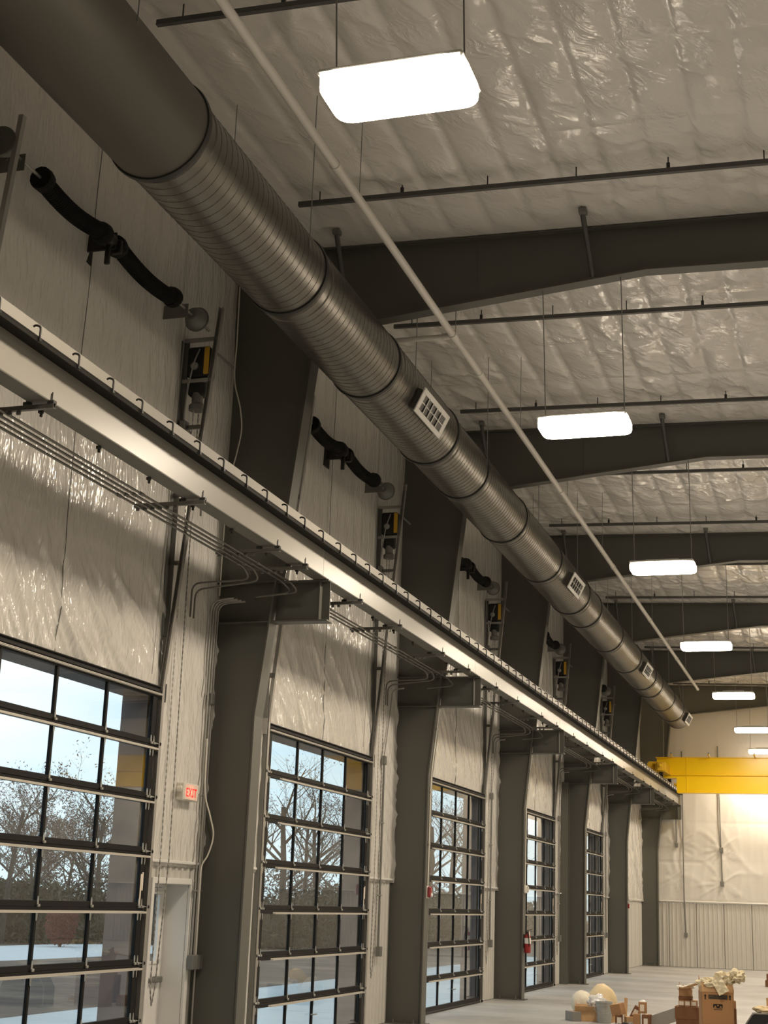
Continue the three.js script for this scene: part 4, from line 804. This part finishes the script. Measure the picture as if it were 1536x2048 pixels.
{
  const face = canvasTex(256, 128, (c, w, h) => { c.fillStyle = '#efd9c8'; c.fillRect(0, 0, w, h); c.fillStyle = '#f0413a'; c.font = 'bold 104px sans-serif'; c.textAlign = 'center'; c.textBaseline = 'middle'; c.fillText('EXIT', w / 2, h / 2 + 5, w - 18); });
  const glow = canvasTex(256, 128, (c, w, h) => { c.fillStyle = '#20100c'; c.fillRect(0, 0, w, h); c.fillStyle = '#ff2a20'; c.font = 'bold 104px sans-serif'; c.textAlign = 'center'; c.textBaseline = 'middle'; c.fillText('EXIT', w / 2, h / 2 + 5, w - 18); });
  const t = thing('exit_sign', 'white sign reading EXIT in red letters on the wall above the pass door', 'sign', [0.10, 3.20, -16.28]);
  part('housing', box(-0.06, 0.05, -0.105, 0.105, -0.205, 0.205, 0.012), M.plasticWhite, t);
  const g = new THREE.PlaneGeometry(0.36, 0.18); g.rotateY(Math.PI / 2); g.translate(0.0515, 0, 0);
  const f = new THREE.Mesh(g, std({ map: face, emissiveMap: glow, emissive: lin(1, 1, 1), emissiveIntensity: 0.3, roughness: 0.4 })); f.name = 'face'; f.castShadow = f.receiveShadow = true; t.add(f); f.userData.label = 'red EXIT lettering';
  const l = new THREE.PointLight(lin(1, 0.15, 0.1), 0.02); l.position.set(0.09, 0, 0); l.name = 'sign_light'; t.add(l);
  part('lamp_head', move(turned([[0, -0.03], [0.03, -0.03], [0.042, 0.02], [0.036, 0.03], [0, 0.028]], 16, 'x'), [0.02, 0.02, 0.27], [0, 0.5, 0]), M.plasticWhite, t);
  part('lamp_arm', box(-0.02, 0.01, 0.0, 0.03, 0.20, 0.27, 0.004), M.plasticWhite, t);
  part('canopy', box(-0.085, -0.06, -0.06, 0.06, -0.06, 0.06, 0.006), M.plasticWhite, t);
}

// ---------------------------------------------------------------- cartons, bucket, packing and tools on the floor
function carton(name, label, w, h, d, at, turn, mat, o = {}) {   // origin at the base centre; front faces +z
  const t = thing(name, label, 'box', at, turn, o.group);
  if (o.tilt) t.rotation.set(o.tilt[0], turn, o.tilt[1], 'YXZ');
  const k = 0.006;
  if (o.open) {
    part('body', [box(-w / 2, w / 2, 0, k, -d / 2, d / 2), box(-w / 2, -w / 2 + k, 0, h, -d / 2, d / 2, 0.002), box(w / 2 - k, w / 2, 0, h, -d / 2, d / 2, 0.002), box(-w / 2, w / 2, 0, h, d / 2 - k, d / 2, 0.002), box(-w / 2, w / 2, 0, h, -d / 2, -d / 2 + k, 0.002)], mat, t);
    const fl = (L, ww, at2, r) => part('flap', move(box(-ww / 2, ww / 2, 0, L, -k / 2, k / 2, 0.002), at2, r), o.flapMat ?? mat, t);
    const L = o.flap ?? d / 2, a = o.angles ?? [-0.6, 0.7, 0.8, -0.8];
    fl(L, w - 0.01, [0, h, d / 2 - k / 2], [a[0], 0, 0]); fl(L, w - 0.01, [0, h, -d / 2 + k / 2], [-a[1], 0, 0]);
    fl(L, d - 0.01, [-w / 2 + k / 2, h, 0], [a[2], -Math.PI / 2, 0]); fl(L, d - 0.01, [w / 2 - k / 2, h, 0], [-a[3], -Math.PI / 2, 0]);
  } else {
    part('body', box(-w / 2, w / 2, 0, h, -d / 2, d / 2, 0.005), mat, t);
    part('seam_tape', box(-0.022, 0.022, h - 0.001, h + 0.001, -d / 2, d / 2), M.cardPale, t);
  }
  if (o.sticker) { const [sw, sh, sx, sy] = o.sticker; part('sticker', box(sx - sw / 2, sx + sw / 2, sy - sh / 2, sy + sh / 2, d / 2 - 0.001, d / 2 + 0.0015), M.paperTag, t, 'white paper sticker'); }
  return t;
}
// crumpled lump: a ball pushed in and out; faceted for paper, smooth for film
function lump(r, seed, o = {}) {
  let g = new THREE.IcosahedronGeometry(1, o.detail ?? 5); g.deleteAttribute('normal'); g.deleteAttribute('uv'); g = mergeVertices(g, 1e-4);
  const p = g.attributes.position, s = o.stretch ?? [1, 1, 1];
  for (let i = 0; i < p.count; i++) {
    const v = new THREE.Vector3().fromBufferAttribute(p, i), f = o.freq ?? 1.6;
    let h = 1 + (o.amp ?? 0.25) * (gn(v.x * f + v.z * 0.7 * f + seed, v.y * f - v.z * f, seed)) + (o.crease ?? 0.15) * (Math.pow(ridge(gn(v.x * f * 2.1 + v.y * f, v.z * f * 2.1 + seed, seed + 1)), 2) - 0.5);
    v.multiplyScalar(r * h); v.set(v.x * s[0], v.y * s[1], v.z * s[2]); if (o.floor !== undefined && v.y < o.floor) v.y = o.floor + (v.y - o.floor) * 0.05;
    p.setXYZ(i, v.x, v.y, v.z);
  }
  if (o.facet) { g = g.toNonIndexed(); g.computeVertexNormals(); } else g.computeVertexNormals();
  return flat(g);
}
function paper(w, h, seed, amp) {                                // a crumpled sheet
  const g = surface(14, 14, (i, j) => { const u = i / 14 - 0.5, v = j / 14 - 0.5; return [u * w, amp * (gn(u * 4 + seed, v * 4, seed) + 0.8 * ridge(gn(u * 3, v * 3 + seed, seed + 5))), v * h]; }, (i, j) => [i * 0.05, j * 0.05]);
  return flat(g.toNonIndexed());
}
{
  // tall carton with print and an open front flap, paper heaped on it
  const t = carton('tall_carton', 'tallest brown carton with dark print, packing paper heaped on its open top', 0.50, 0.80, 0.46, [5.565, 0, -24.75], 0.20, M.card, { open: true, flap: 0.17, angles: [-0.35, 0.5, 0.35, -0.5], flapMat: M.cardPale });
  const print = canvasTex(512, 512, (c, w, h) => {
    c.clearRect(0, 0, w, h); c.fillStyle = '#b08358'; c.fillRect(0, 0, w, h);
    c.fillStyle = '#54493a'; c.fillRect(95, 26, 330, 78); c.fillStyle = '#2c241b';
    for (const x of [44, 470]) { c.fillRect(x - 11, 54, 22, 56); c.beginPath(); c.moveTo(x - 26, 58); c.lineTo(x, 20); c.lineTo(x + 26, 58); c.fill(); }
    for (const [x, y, l, q] of [[190, 46, 52, 12], [250, 46, 76, 12], [120, 76, 44, 13], [172, 76, 66, 13], [246, 76, 54, 13], [330, 76, 66, 13]]) { c.fillStyle = '#2f281f'; c.fillRect(x, y, l, q); }
    c.fillStyle = '#241c14'; c.beginPath(); c.roundRect(175, 180, 165, 74, 18); c.fill();
    c.fillStyle = '#b08358'; c.beginPath(); c.moveTo(186, 246); c.lineTo(212, 204); c.lineTo(236, 246); c.fill(); c.beginPath(); c.moveTo(240, 216); c.lineTo(258, 186); c.lineTo(276, 216); c.fill(); c.beginPath(); c.moveTo(284, 240); c.lineTo(306, 208); c.lineTo(330, 240); c.fill();
    c.fillStyle = '#3a2d20'; c.fillRect(186, 268, 146, 13);
  });
  const g = new THREE.PlaneGeometry(0.46, 0.46); g.translate(0, 0.555, 0.2312); const m = new THREE.Mesh(g, std({ map: print, roughness: 0.85 })); m.name = 'print'; m.castShadow = m.receiveShadow = true; t.add(m); m.userData.label = 'dark printed band with arrows and a mountain mark';
  const papers = [[5.50, 0.93, -24.60, 0.11, 501, [1.4, 0.7, 1]], [5.70, 1.0, -24.65, 0.12, 502, [1.1, 0.85, 1]], [5.90, 1.04, -24.68, 0.13, 503, [1.35, 0.7, 0.9]], [5.40, 0.93, -24.62, 0.075, 504, [1.6, 0.6, 1]]];
  const pw = ['second crumple from the left', 'crumple in the middle', 'crumple hanging out at the right', 'narrow crumple at the left edge'];
  papers.forEach(([x, y, z, r, s, st], i) => { const q = thing('packing_paper', 'cream packing paper heaped on the tall carton, ' + pw[i], 'paper', [x, y, z], i); part('crumple', lump(r, s, { facet: true, detail: 4, amp: 0.5, crease: 0.55, freq: 1.9, stretch: st }), M.kraft, q); });
  const sh = thing('paper_sheet', 'cream paper sheet hanging down over the front of the tall carton', 'paper', [5.66, 0.90, -24.47]); part('sheet', move(paper(0.17, 0.26, 510, 0.03), [0, 0, 0], [1.35, 0.5, 0]), M.kraft, sh);

  // stack left of it
  carton('flat_carton', 'lower of two flat dark brown cartons left of the tall carton', 0.42, 0.145, 0.34, [4.985, 0, -26.15], 0.03, M.cardDark);
  carton('flat_carton', 'lowest thin dark carton at the bottom of the left stack', 0.40, 0.125, 0.34, [4.99, 0.145, -26.16], 0.0, M.cardDark);
  carton('flat_carton', 'upper flat dark brown carton left of the tall carton, under three stickered boxes', 0.42, 0.20, 0.34, [4.98, 0.27, -26.15], 0.02, M.cardDark);
  const lab = ['left', 'middle', 'right'];
  for (let k = 0; k < 3; k++) carton('small_carton', 'small brown box with white sticker, ' + lab[k] + ' of three side by side in the left stack', 0.098, 0.10, 0.20, [4.885 + k * 0.101, 0.472, -26.10], 0, M.card, { sticker: [0.075, 0.06, 0, 0.05] });
  carton('flat_carton', 'narrow dark box lying under the open carton on the left stack', 0.22, 0.06, 0.22, [4.945, 0.574, -26.12], 0.02, M.cardDark);
  carton('open_carton', 'open brown carton with paper scraps on top of the left stack', 0.21, 0.10, 0.22, [4.945, 0.636, -26.12], 0.04, M.card, { open: true, flap: 0.07, angles: [0.9, 0.3, 0.9, -0.6] });
  const pc = ['left', 'right', 'topmost'];
  [[4.875, 0.765, -26.08], [4.97, 0.77, -26.13], [5.05, 0.80, -26.10]].forEach((p, i) => { const q = thing('paper_scrap', 'crumpled pale paper in the open carton on the left stack, ' + pc[i] + ' piece', 'paper', p, i); part('crumple', lump(0.055, 520 + i, { facet: true, detail: 3, amp: 0.5, crease: 0.5, stretch: [1.2, 0.7, 1] }), M.plasticWhite, q); });
  const bd = thing('card_strip', 'pale cardboard strip lying from the open carton to the tall carton', 'cardboard', [5.115, 0.835, -25.5], -1.198); part('strip', move(box(-0.60, 0.60, -0.004, 0.004, -0.05, 0.05, 0.002), [0, 0, 0], [0, 0, 0.143]), M.cardPale, bd);
  carton('small_carton', 'small brown box peeking out in front of the left stack', 0.15, 0.19, 0.16, [5.22, 0, -25.2], 0.5, M.card);
  // right of it
  carton('flat_carton', 'tall dark carton right behind the tall carton', 0.16, 0.50, 0.30, [5.72, 0, -25.75], 0.1, M.cardDark);
  carton('small_carton', 'small brown box with white sticker on the carton right behind the tall carton', 0.12, 0.12, 0.2, [5.735, 0.502, -25.72], 0.15, M.card, { sticker: [0.05, 0.06, -0.03, 0.065] });
  for (let k = 0; k < 3; k++) { const q = thing('wood_batten', 'flat pale batten on the floor right of the tall carton, ' + ['lowest', 'middle', 'topmost'][k] + ' of three', 'board', [6.02 + k * 0.02, k * 0.042, -25.2 - k * 0.1], 0.12 - k * 0.05); part('board', box(-0.32, 0.32, 0.0, 0.038, -0.05, 0.05, 0.004), k === 1 ? M.cardPale : M.plasticWhite, q); }
  carton('small_carton', 'small grey purple box on the battens right of the tall carton', 0.12, 0.10, 0.14, [5.93, 0.124, -25.3], 0.2, M.sheetGrey);
  {
    const q = thing('tool_bag', 'black tool bag with pale paper on top at the lower right edge', 'bag', [6.45, 0, -24.0], 0.08);
    part('body', plate([[-0.42, 0], [-0.42, 0.33], [-0.27, 0.55], [0.4, 0.55], [0.5, 0.30], [0.5, 0]], 0.34), M.rubber, q); part('piping', tube([[-0.425, 0.0, 0.172], [-0.425, 0.33, 0.172], [-0.275, 0.555, 0.172], [0.4, 0.555, 0.172]], 0.012, 6, 0.04), M.sheetGrey, q); part('handle', tube([[-0.1, 0.3, 0.18], [-0.1, 0.42, 0.21], [0.15, 0.42, 0.21], [0.15, 0.3, 0.18]], 0.014, 6, 0.06), M.black, q);
    const pp = thing('packing_paper', 'pale paper heap on top of the black tool bag', 'paper', [6.42, 0.60, -24.0], 0); part('crumple', lump(0.12, 540, { facet: true, detail: 4, amp: 0.4, crease: 0.4, stretch: [1.9, 0.55, 1.1] }), M.foamCream, pp);
    const cp = thing('paper_roll', 'short tan paper tube standing on the paper over the black tool bag', 'roll', [6.43, 0.66, -24.05]); part('tube', turned([[0, 0], [0.05, 0], [0.052, 0.12], [0.044, 0.12], [0.042, 0.02], [0, 0.02]], 18), M.cardPale, cp); part('core', turned([[0.03, 0.10], [0.042, 0.10], [0.042, 0.118], [0.03, 0.118]], 14), M.card, cp);
  }
  carton('flat_carton', 'lower brown carton alone on the far floor at the right edge', 0.5, 0.18, 0.4, [5.43, 0, -45.2], 0, M.cardDark); carton('flat_carton', 'upper brown carton alone on the far floor at the right edge', 0.46, 0.17, 0.38, [5.44, 0.182, -45.2], 0.06, M.cardDark);
  // small boxes left of the centre
  carton('small_carton', 'tan box tipped on its corner, leftmost of the small box pile', 0.20, 0.19, 0.16, [3.74, 0.232, -26.66], -0.35, M.card, { tilt: [0.12, 0.2] });
  carton('small_carton', 'stickered box standing at the lower left of the small box pile', 0.13, 0.235, 0.16, [3.735, 0, -26.65], 0.1, M.cardDark, { sticker: [0.075, 0.10, 0.01, 0.15] });
  carton('small_carton', 'stickered box leaning to the right in the middle of the small box pile', 0.14, 0.21, 0.16, [3.955, 0.185, -26.85], 0.12, M.cardDark, { sticker: [0.075, 0.11, -0.01, 0.10], tilt: [0, -0.5] });
  carton('small_carton', 'stickered box on top right of the small box pile, with white foam on it', 0.145, 0.185, 0.16, [4.13, 0.277, -26.8], 0.12, M.card, { sticker: [0.07, 0.11, -0.01, 0.09] });
  carton('small_carton', 'plain tan box standing at the bottom middle of the small box pile', 0.12, 0.275, 0.18, [4.05, 0, -26.62], 0.08, M.card);
  carton('small_carton', 'stickered box at the bottom right of the small box pile', 0.14, 0.272, 0.18, [4.225, 0, -26.6], -0.1, M.cardDark, { sticker: [0.07, 0.12, 0, 0.15] });
  carton('small_carton', 'low tan box half hidden in the small box pile', 0.14, 0.13, 0.15, [3.90, 0.08, -26.75], 0.4, M.cardPale);
  const fm = thing('foam_block', 'white foam piece on the top right box of the small box pile', 'foam', [4.13, 0.464, -26.8]); part('block', lump(0.06, 560, { detail: 3, stretch: [1, 0.55, 1], amp: 0.2 }), M.clearBag, fm);
  const st = thing('card_strip', 'upright tan cardboard strip behind the small box pile', 'cardboard', [3.765, 0, -27.15], 0.2); part('strip', move(box(-0.03, 0.03, 0, 0.50, -0.004, 0.004, 0.002), [0, 0, 0], [0.02, 0, -0.05]), M.cardPale, st);
  const wr = ['left', 'middle', 'right']; [[3.79, 0.05, -26.2], [3.90, 0.05, -26.25], [3.98, 0.06, -26.35]].forEach((p, i) => { const q = thing('plastic_wrap', 'grey crumpled plastic wrap in front of the small box pile, ' + wr[i] + ' piece', 'plastic', p, i); part('crumple', lump(0.075, 570 + i, { facet: true, detail: 3, amp: 0.5, crease: 0.5, floor: -0.05 }), i === 1 ? M.black : M.sheetGrey, q); });
  const pl = thing('metal_sheet', 'grey metal sheet leaning on edge right of the small box pile', 'sheet', [4.55, 0, -26.6]); part('sheet', move(plate([[-0.27, 0.02], [0.22, 0.20], [0.22, 0.42], [-0.27, 0.24]], 0.01), [0, 0, 0], [-0.12, -0.05, 0]), M.sheetGrey, pl); part('edge_fold', move(strip([[-0.27, 0.24], [0.22, 0.42]], 0.012, 0.05), [0, 0, -0.05], [-0.12, -0.05, 0]), M.sheetGrey, pl);
  const pl2 = thing('card_sheet', 'pale sheet lying on the floor under the grey metal sheet', 'sheet', [4.65, 0.0, -26.5], 0.3); part('sheet', box(-0.3, 0.3, 0.0, 0.012, -0.2, 0.2, 0.003), M.cardPale, pl2);
  // bucket, bags, open carton
  const bk = thing('bucket', 'grey round bucket with ringed rim standing on the floor', 'bucket', [3.285, 0, -27.85]);
  part('pail', turned([[0, 0], [0.128, 0], [0.134, 0.012], [0.148, 0.30], [0.158, 0.302], [0.158, 0.318], [0.150, 0.320], [0.152, 0.352], [0.161, 0.354], [0.161, 0.372], [0.150, 0.374], [0.146, 0.36], [0.128, 0.02], [0, 0.02]], 32), M.zinc, bk);
  part('bail', tube([[-0.16, 0.31, 0.01], [-0.165, 0.22, 0.09], [0.0, 0.15, 0.165], [0.165, 0.22, 0.09], [0.16, 0.31, 0.01]], 0.004, 5, 0.08), M.galv, bk); for (const s of [-1, 1]) part('lug', move(turned([[0, 0], [0.02, 0], [0.016, 0.012], [0, 0.014]], 10, 'x'), [s * 0.158, 0.31, 0.0], [0, s < 0 ? Math.PI : 0, 0]), M.galv, bk);
  const f1 = thing('foam_roll', 'white rounded foam roll at the left behind the bucket', 'foam', [2.76, 0.10, -28.55], 0.2); part('roll', lump(0.225, 580, { amp: 0.12, crease: 0.05, freq: 0.9, stretch: [0.95, 1.05, 0.8], detail: 6 }), M.foam, f1); f1.position.y = 0.275;
  const f2 = thing('foam_roll', 'larger cream foam roll rising behind the bucket', 'foam', [3.14, 0.33, -28.6], -0.1); part('roll', lump(0.285, 583, { amp: 0.14, crease: 0.05, freq: 0.9, stretch: [0.9, 1.1, 0.75], detail: 6 }), M.foamCream, f2);
  const f3 = thing('plastic_bag', 'crinkled clear plastic bag between the bucket and the foam rolls', 'bag', [3.10, 0.33, -28.22], 0.4); part('film', lump(0.165, 586, { amp: 0.3, crease: 0.35, freq: 1.7, stretch: [1.05, 0.8, 0.7], detail: 6 }), M.clearBag, f3);
  carton('open_carton', 'flat open tan carton on the floor behind the bucket', 0.72, 0.16, 0.36, [3.06, 0, -28.2], 0.1, M.cardPale, { open: true, flap: 0.12, angles: [0.5, 0.3, 0.5, -0.5] });
  carton('small_carton', 'dark low box at the left end of the flat open carton', 0.18, 0.17, 0.28, [2.70, 0, -27.95], 0.7, M.sheetGrey);
}

// ---------------------------------------------------------------- bare trees and brush beyond the doors
{
  const tree = (label, x, z, h, seed, o = {}) => {
    const R = rng(seed), t = thing('bare_tree', label, 'tree', [x, -0.16, z], R() * 6.28, o.group), limbs = [], twigs = [], leaves = [];
    const grow = (p, d, len, r, lvl) => {
      const n = lvl === 0 ? 7 : 5, P = [p.clone()], q = p.clone(), dir = d.clone();
      for (let i = 0; i < n; i++) { dir.x += (R() - 0.5) * (lvl ? 0.42 : 0.14); dir.z += (R() - 0.5) * (lvl ? 0.42 : 0.14); dir.y += lvl > 1 ? 0.03 : 0.05; dir.normalize(); q.addScaledVector(dir, len / n); P.push(q.clone()); }
      const r1 = r * (lvl === 0 ? 0.5 : 0.35);
      (lvl < 2 ? limbs : twigs).push(sweep(P, (u) => mix(r, r1, u), lvl === 0 ? 8 : lvl === 1 ? 5 : 3, false));
      if (lvl >= 3) { if (o.leafy) for (let i = 1; i < P.length; i++) for (let k = 0; k < o.leafy; k++) { const c = P[i].clone().add(new THREE.Vector3(R() - 0.5, R() - 0.5, R() - 0.5).multiplyScalar(0.35)), a = new THREE.Vector3(R() - 0.5, R() - 0.5, R() - 0.5).setLength(0.075), b = new THREE.Vector3(R() - 0.5, R() - 0.5, R() - 0.5).setLength(0.06); leaves.push(c.x - a.x, c.y - a.y, c.z - a.z, c.x + b.x, c.y + b.y, c.z + b.z, c.x + a.x, c.y + a.y, c.z + a.z); } return; }
      const kids = lvl === 0 ? 7 : lvl === 1 ? 6 : 5;
      for (let k = 0; k < kids; k++) {
        const at = lvl === 0 ? mix(0.34, 1, (k + R() * 0.6) / kids) : mix(0.25, 1, (k + R() * 0.7) / kids), i = Math.min(n - 1, Math.floor(at * n)), c = P[i].clone().lerp(P[i + 1], at * n - i), a = R() * 6.283, up = lvl === 0 ? mix(0.35, 0.9, at) : 0.35;
        const nd = new THREE.Vector3(Math.cos(a), up, Math.sin(a)).lerp(d, lvl ? 0.45 : 0.1).normalize();
        grow(c, nd, len * (lvl === 0 ? mix(0.62, 0.42, at) : 0.58) * (0.8 + R() * 0.4), mix(r, r1, at) * 0.58, lvl + 1);
      }
    };
    grow(new THREE.Vector3(), new THREE.Vector3((R() - 0.5) * 0.15, 1, (R() - 0.5) * 0.15).normalize(), h * 0.66, h * 0.017 * (o.thick ?? 1), 0);
    const trunk = limbs.shift(); part('trunk', trunk, M.bark, t); part('limbs', limbs, M.bark, t); part('twigs', twigs, M.twig, t);
    if (leaves.length) part('dry_leaves', raw(leaves), M.leafBrown, t);
    return t;
  };
  tree('thick bare tree with spreading limbs seen through the left panes of the second door', -16.2, -61.5, 9.2, 11, { thick: 1.25 });
  tree('bare tree with dry leaves seen through the middle panes of the second door', -19.6, -75.0, 9.6, 12, { leafy: 1 });
  tree('reddish bare tree seen through the third pane column of the second door', -16.6, -70.0, 8.2, 13, { leafy: 2 });
  tree('thin bare tree at the left edge of the first door', -24.7, -52.8, 7.8, 14, { leafy: 1 });
  tree('low brown leaved tree left of centre in the first door', -28.0, -60.5, 6.2, 15, { leafy: 4 });
  tree('brown leaved tree at the centre of the first door', -29.0, -65.0, 6.6, 16, { leafy: 5 });
  tree('bare tree right of centre in the first door', -26.8, -63.0, 7.6, 17, { leafy: 2 });
  tree('dark bare tree beside the outer jamb of the first door', -23.6, -58.0, 7.9, 18, { leafy: 1, thick: 1.1 });
  tree('bare tree seen through the left panes of the third door', -14.7, -80.0, 9.5, 19, { thick: 1.1 });
  tree('bare tree seen through the second pane column of the third door', -15.6, -88.0, 9.6, 20, { leafy: 1 });
  tree('bare tree hidden mostly behind the third door jamb', -15.9, -94.0, 9.0, 21);
  tree('bare tree between the views of the first and second doors', -21.0, -69.0, 8.2, 22);
  tree('bare tree left of the first door view', -29.0, -54.0, 8.0, 23, { leafy: 1 });
  tree('far bare tree seen faintly behind the second door trees', -23.5, -84.0, 9.5, 24);
  tree('far bare tree behind the brown trees of the first door', -37.0, -76.0, 9.5, 25, { leafy: 1 });
  tree('second far bare tree behind the brown trees of the first door', -43.0, -72.0, 9.5, 26, { leafy: 1 });
  tree('far bare tree past the third door trees', -17.0, -104.0, 10, 27);
  // brush: many small leaves on stems, one object for each stretch of it
  const brush = (label, pts, n, seed, mats, hmax, spread) => {
    const R = rng(seed), pos = [[], []];
    for (let i = 0; i < n; i++) {
      const u = R() * (pts.length - 1), k = Math.min(pts.length - 2, Math.floor(u)), f = u - k, x = mix(pts[k][0], pts[k + 1][0], f) + (R() - 0.5) * spread, z = mix(pts[k][1], pts[k + 1][1], f) + (R() - 0.5) * spread;
      const top = hmax * (0.62 + 0.5 * gn(u * 2.1, 0.3, seed)), y = -0.16 + top * Math.pow(R(), 0.8), s = 0.10 + R() * 0.16;
      const a = new THREE.Vector3(R() - 0.5, R() - 0.5, R() - 0.5).setLength(s), b = new THREE.Vector3(R() - 0.5, R() - 0.5, R() - 0.5).setLength(s * 0.7);
      pos[R() < 0.7 ? 0 : 1].push(x - a.x, Math.max(-0.16, y - a.y), z - a.z, x + b.x, Math.max(-0.16, y + b.y), z + b.z, x + a.x, Math.max(-0.16, y + a.y), z + a.z);
    }
    const m = tag(part('undergrowth', raw(pos[0]), mats[0]), label, 'brush', null, 'stuff'); part('leaves', raw(pos[1]), mats[1], m);
  };
  brush('dark brush along the treeline seen through the first door', [[-43, -47], [-34, -50], [-27.5, -54.5], [-22.5, -57.5], [-18, -60]], 38000, 31, [M.leafDark, M.leafOlive], 3.0, 5);
  brush('dark brush along the treeline seen through the second and third doors', [[-18.5, -60], [-15.2, -66], [-13.6, -76], [-12, -88], [-11, -104]], 36000, 32, [M.leafDark, M.leafOlive], 3.0, 4.5);
  const far = (label, pts, seed) => brush(label, pts, 26000, seed, [M.twig, M.leafBrown], 5.2, 6);
  far('brownish far treeline behind the bare trees', [[-70, -62], [-50, -80], [-34, -96], [-22, -120]], 33);
  const rb = thing('red_shrub', 'rounded red shrub standing before the brush in the first door', 'shrub', [-20.6, -0.16, -50.2]);
  { const R = rng(41), pos = []; for (let i = 0; i < 2600; i++) { const v = new THREE.Vector3(R() - 0.5, R() - 0.5, R() - 0.5).normalize().multiplyScalar(Math.pow(R(), 0.4)); const c = new THREE.Vector3(v.x * 0.62, 0.95 + v.y * 0.85, v.z * 0.62), a = new THREE.Vector3(R() - 0.5, R() - 0.5, R() - 0.5).setLength(0.08), b = new THREE.Vector3(R() - 0.5, R() - 0.5, R() - 0.5).setLength(0.06); pos.push(c.x - a.x, c.y - a.y, c.z - a.z, c.x + b.x, c.y + b.y, c.z + b.z, c.x + a.x, c.y + a.y, c.z + a.z); } part('foliage', raw(pos), M.leafRed, rb); part('stem', sweep([new THREE.Vector3(0, 0, 0), new THREE.Vector3(0.02, 0.5, 0), new THREE.Vector3(0, 1.1, 0)], 0.05, 6), M.bark, rb); }
  const mound = thing('dirt_mound', 'low long mound of dark earth beyond the gravel in the first door', 'mound', [-16.0, -0.25, -33.0], 0.6); part('mound', lump(1.0, 620, { detail: 5, amp: 0.35, crease: 0.25, stretch: [3.2, 0.45, 1.1] }), M.dirt, mound);
  const fl = thing('marker_flag', 'pink marker flag on a wire in the dirt, seen through the second door', 'flag', [-8.2, -0.16, -36.5]); part('wire', sweep([new THREE.Vector3(0, 0, 0), new THREE.Vector3(0.02, 0.7, 0)], 0.006, 4), M.galv, fl); part('cloth', move(paper(0.26, 0.20, 630, 0.02), [0.14, 0.62, 0], [Math.PI / 2, 0, 0]), std({ color: lin(0.75, 0.12, 0.2), roughness: 0.8, side: THREE.DoubleSide }), fl);
}

renderer.render(scene, camera);
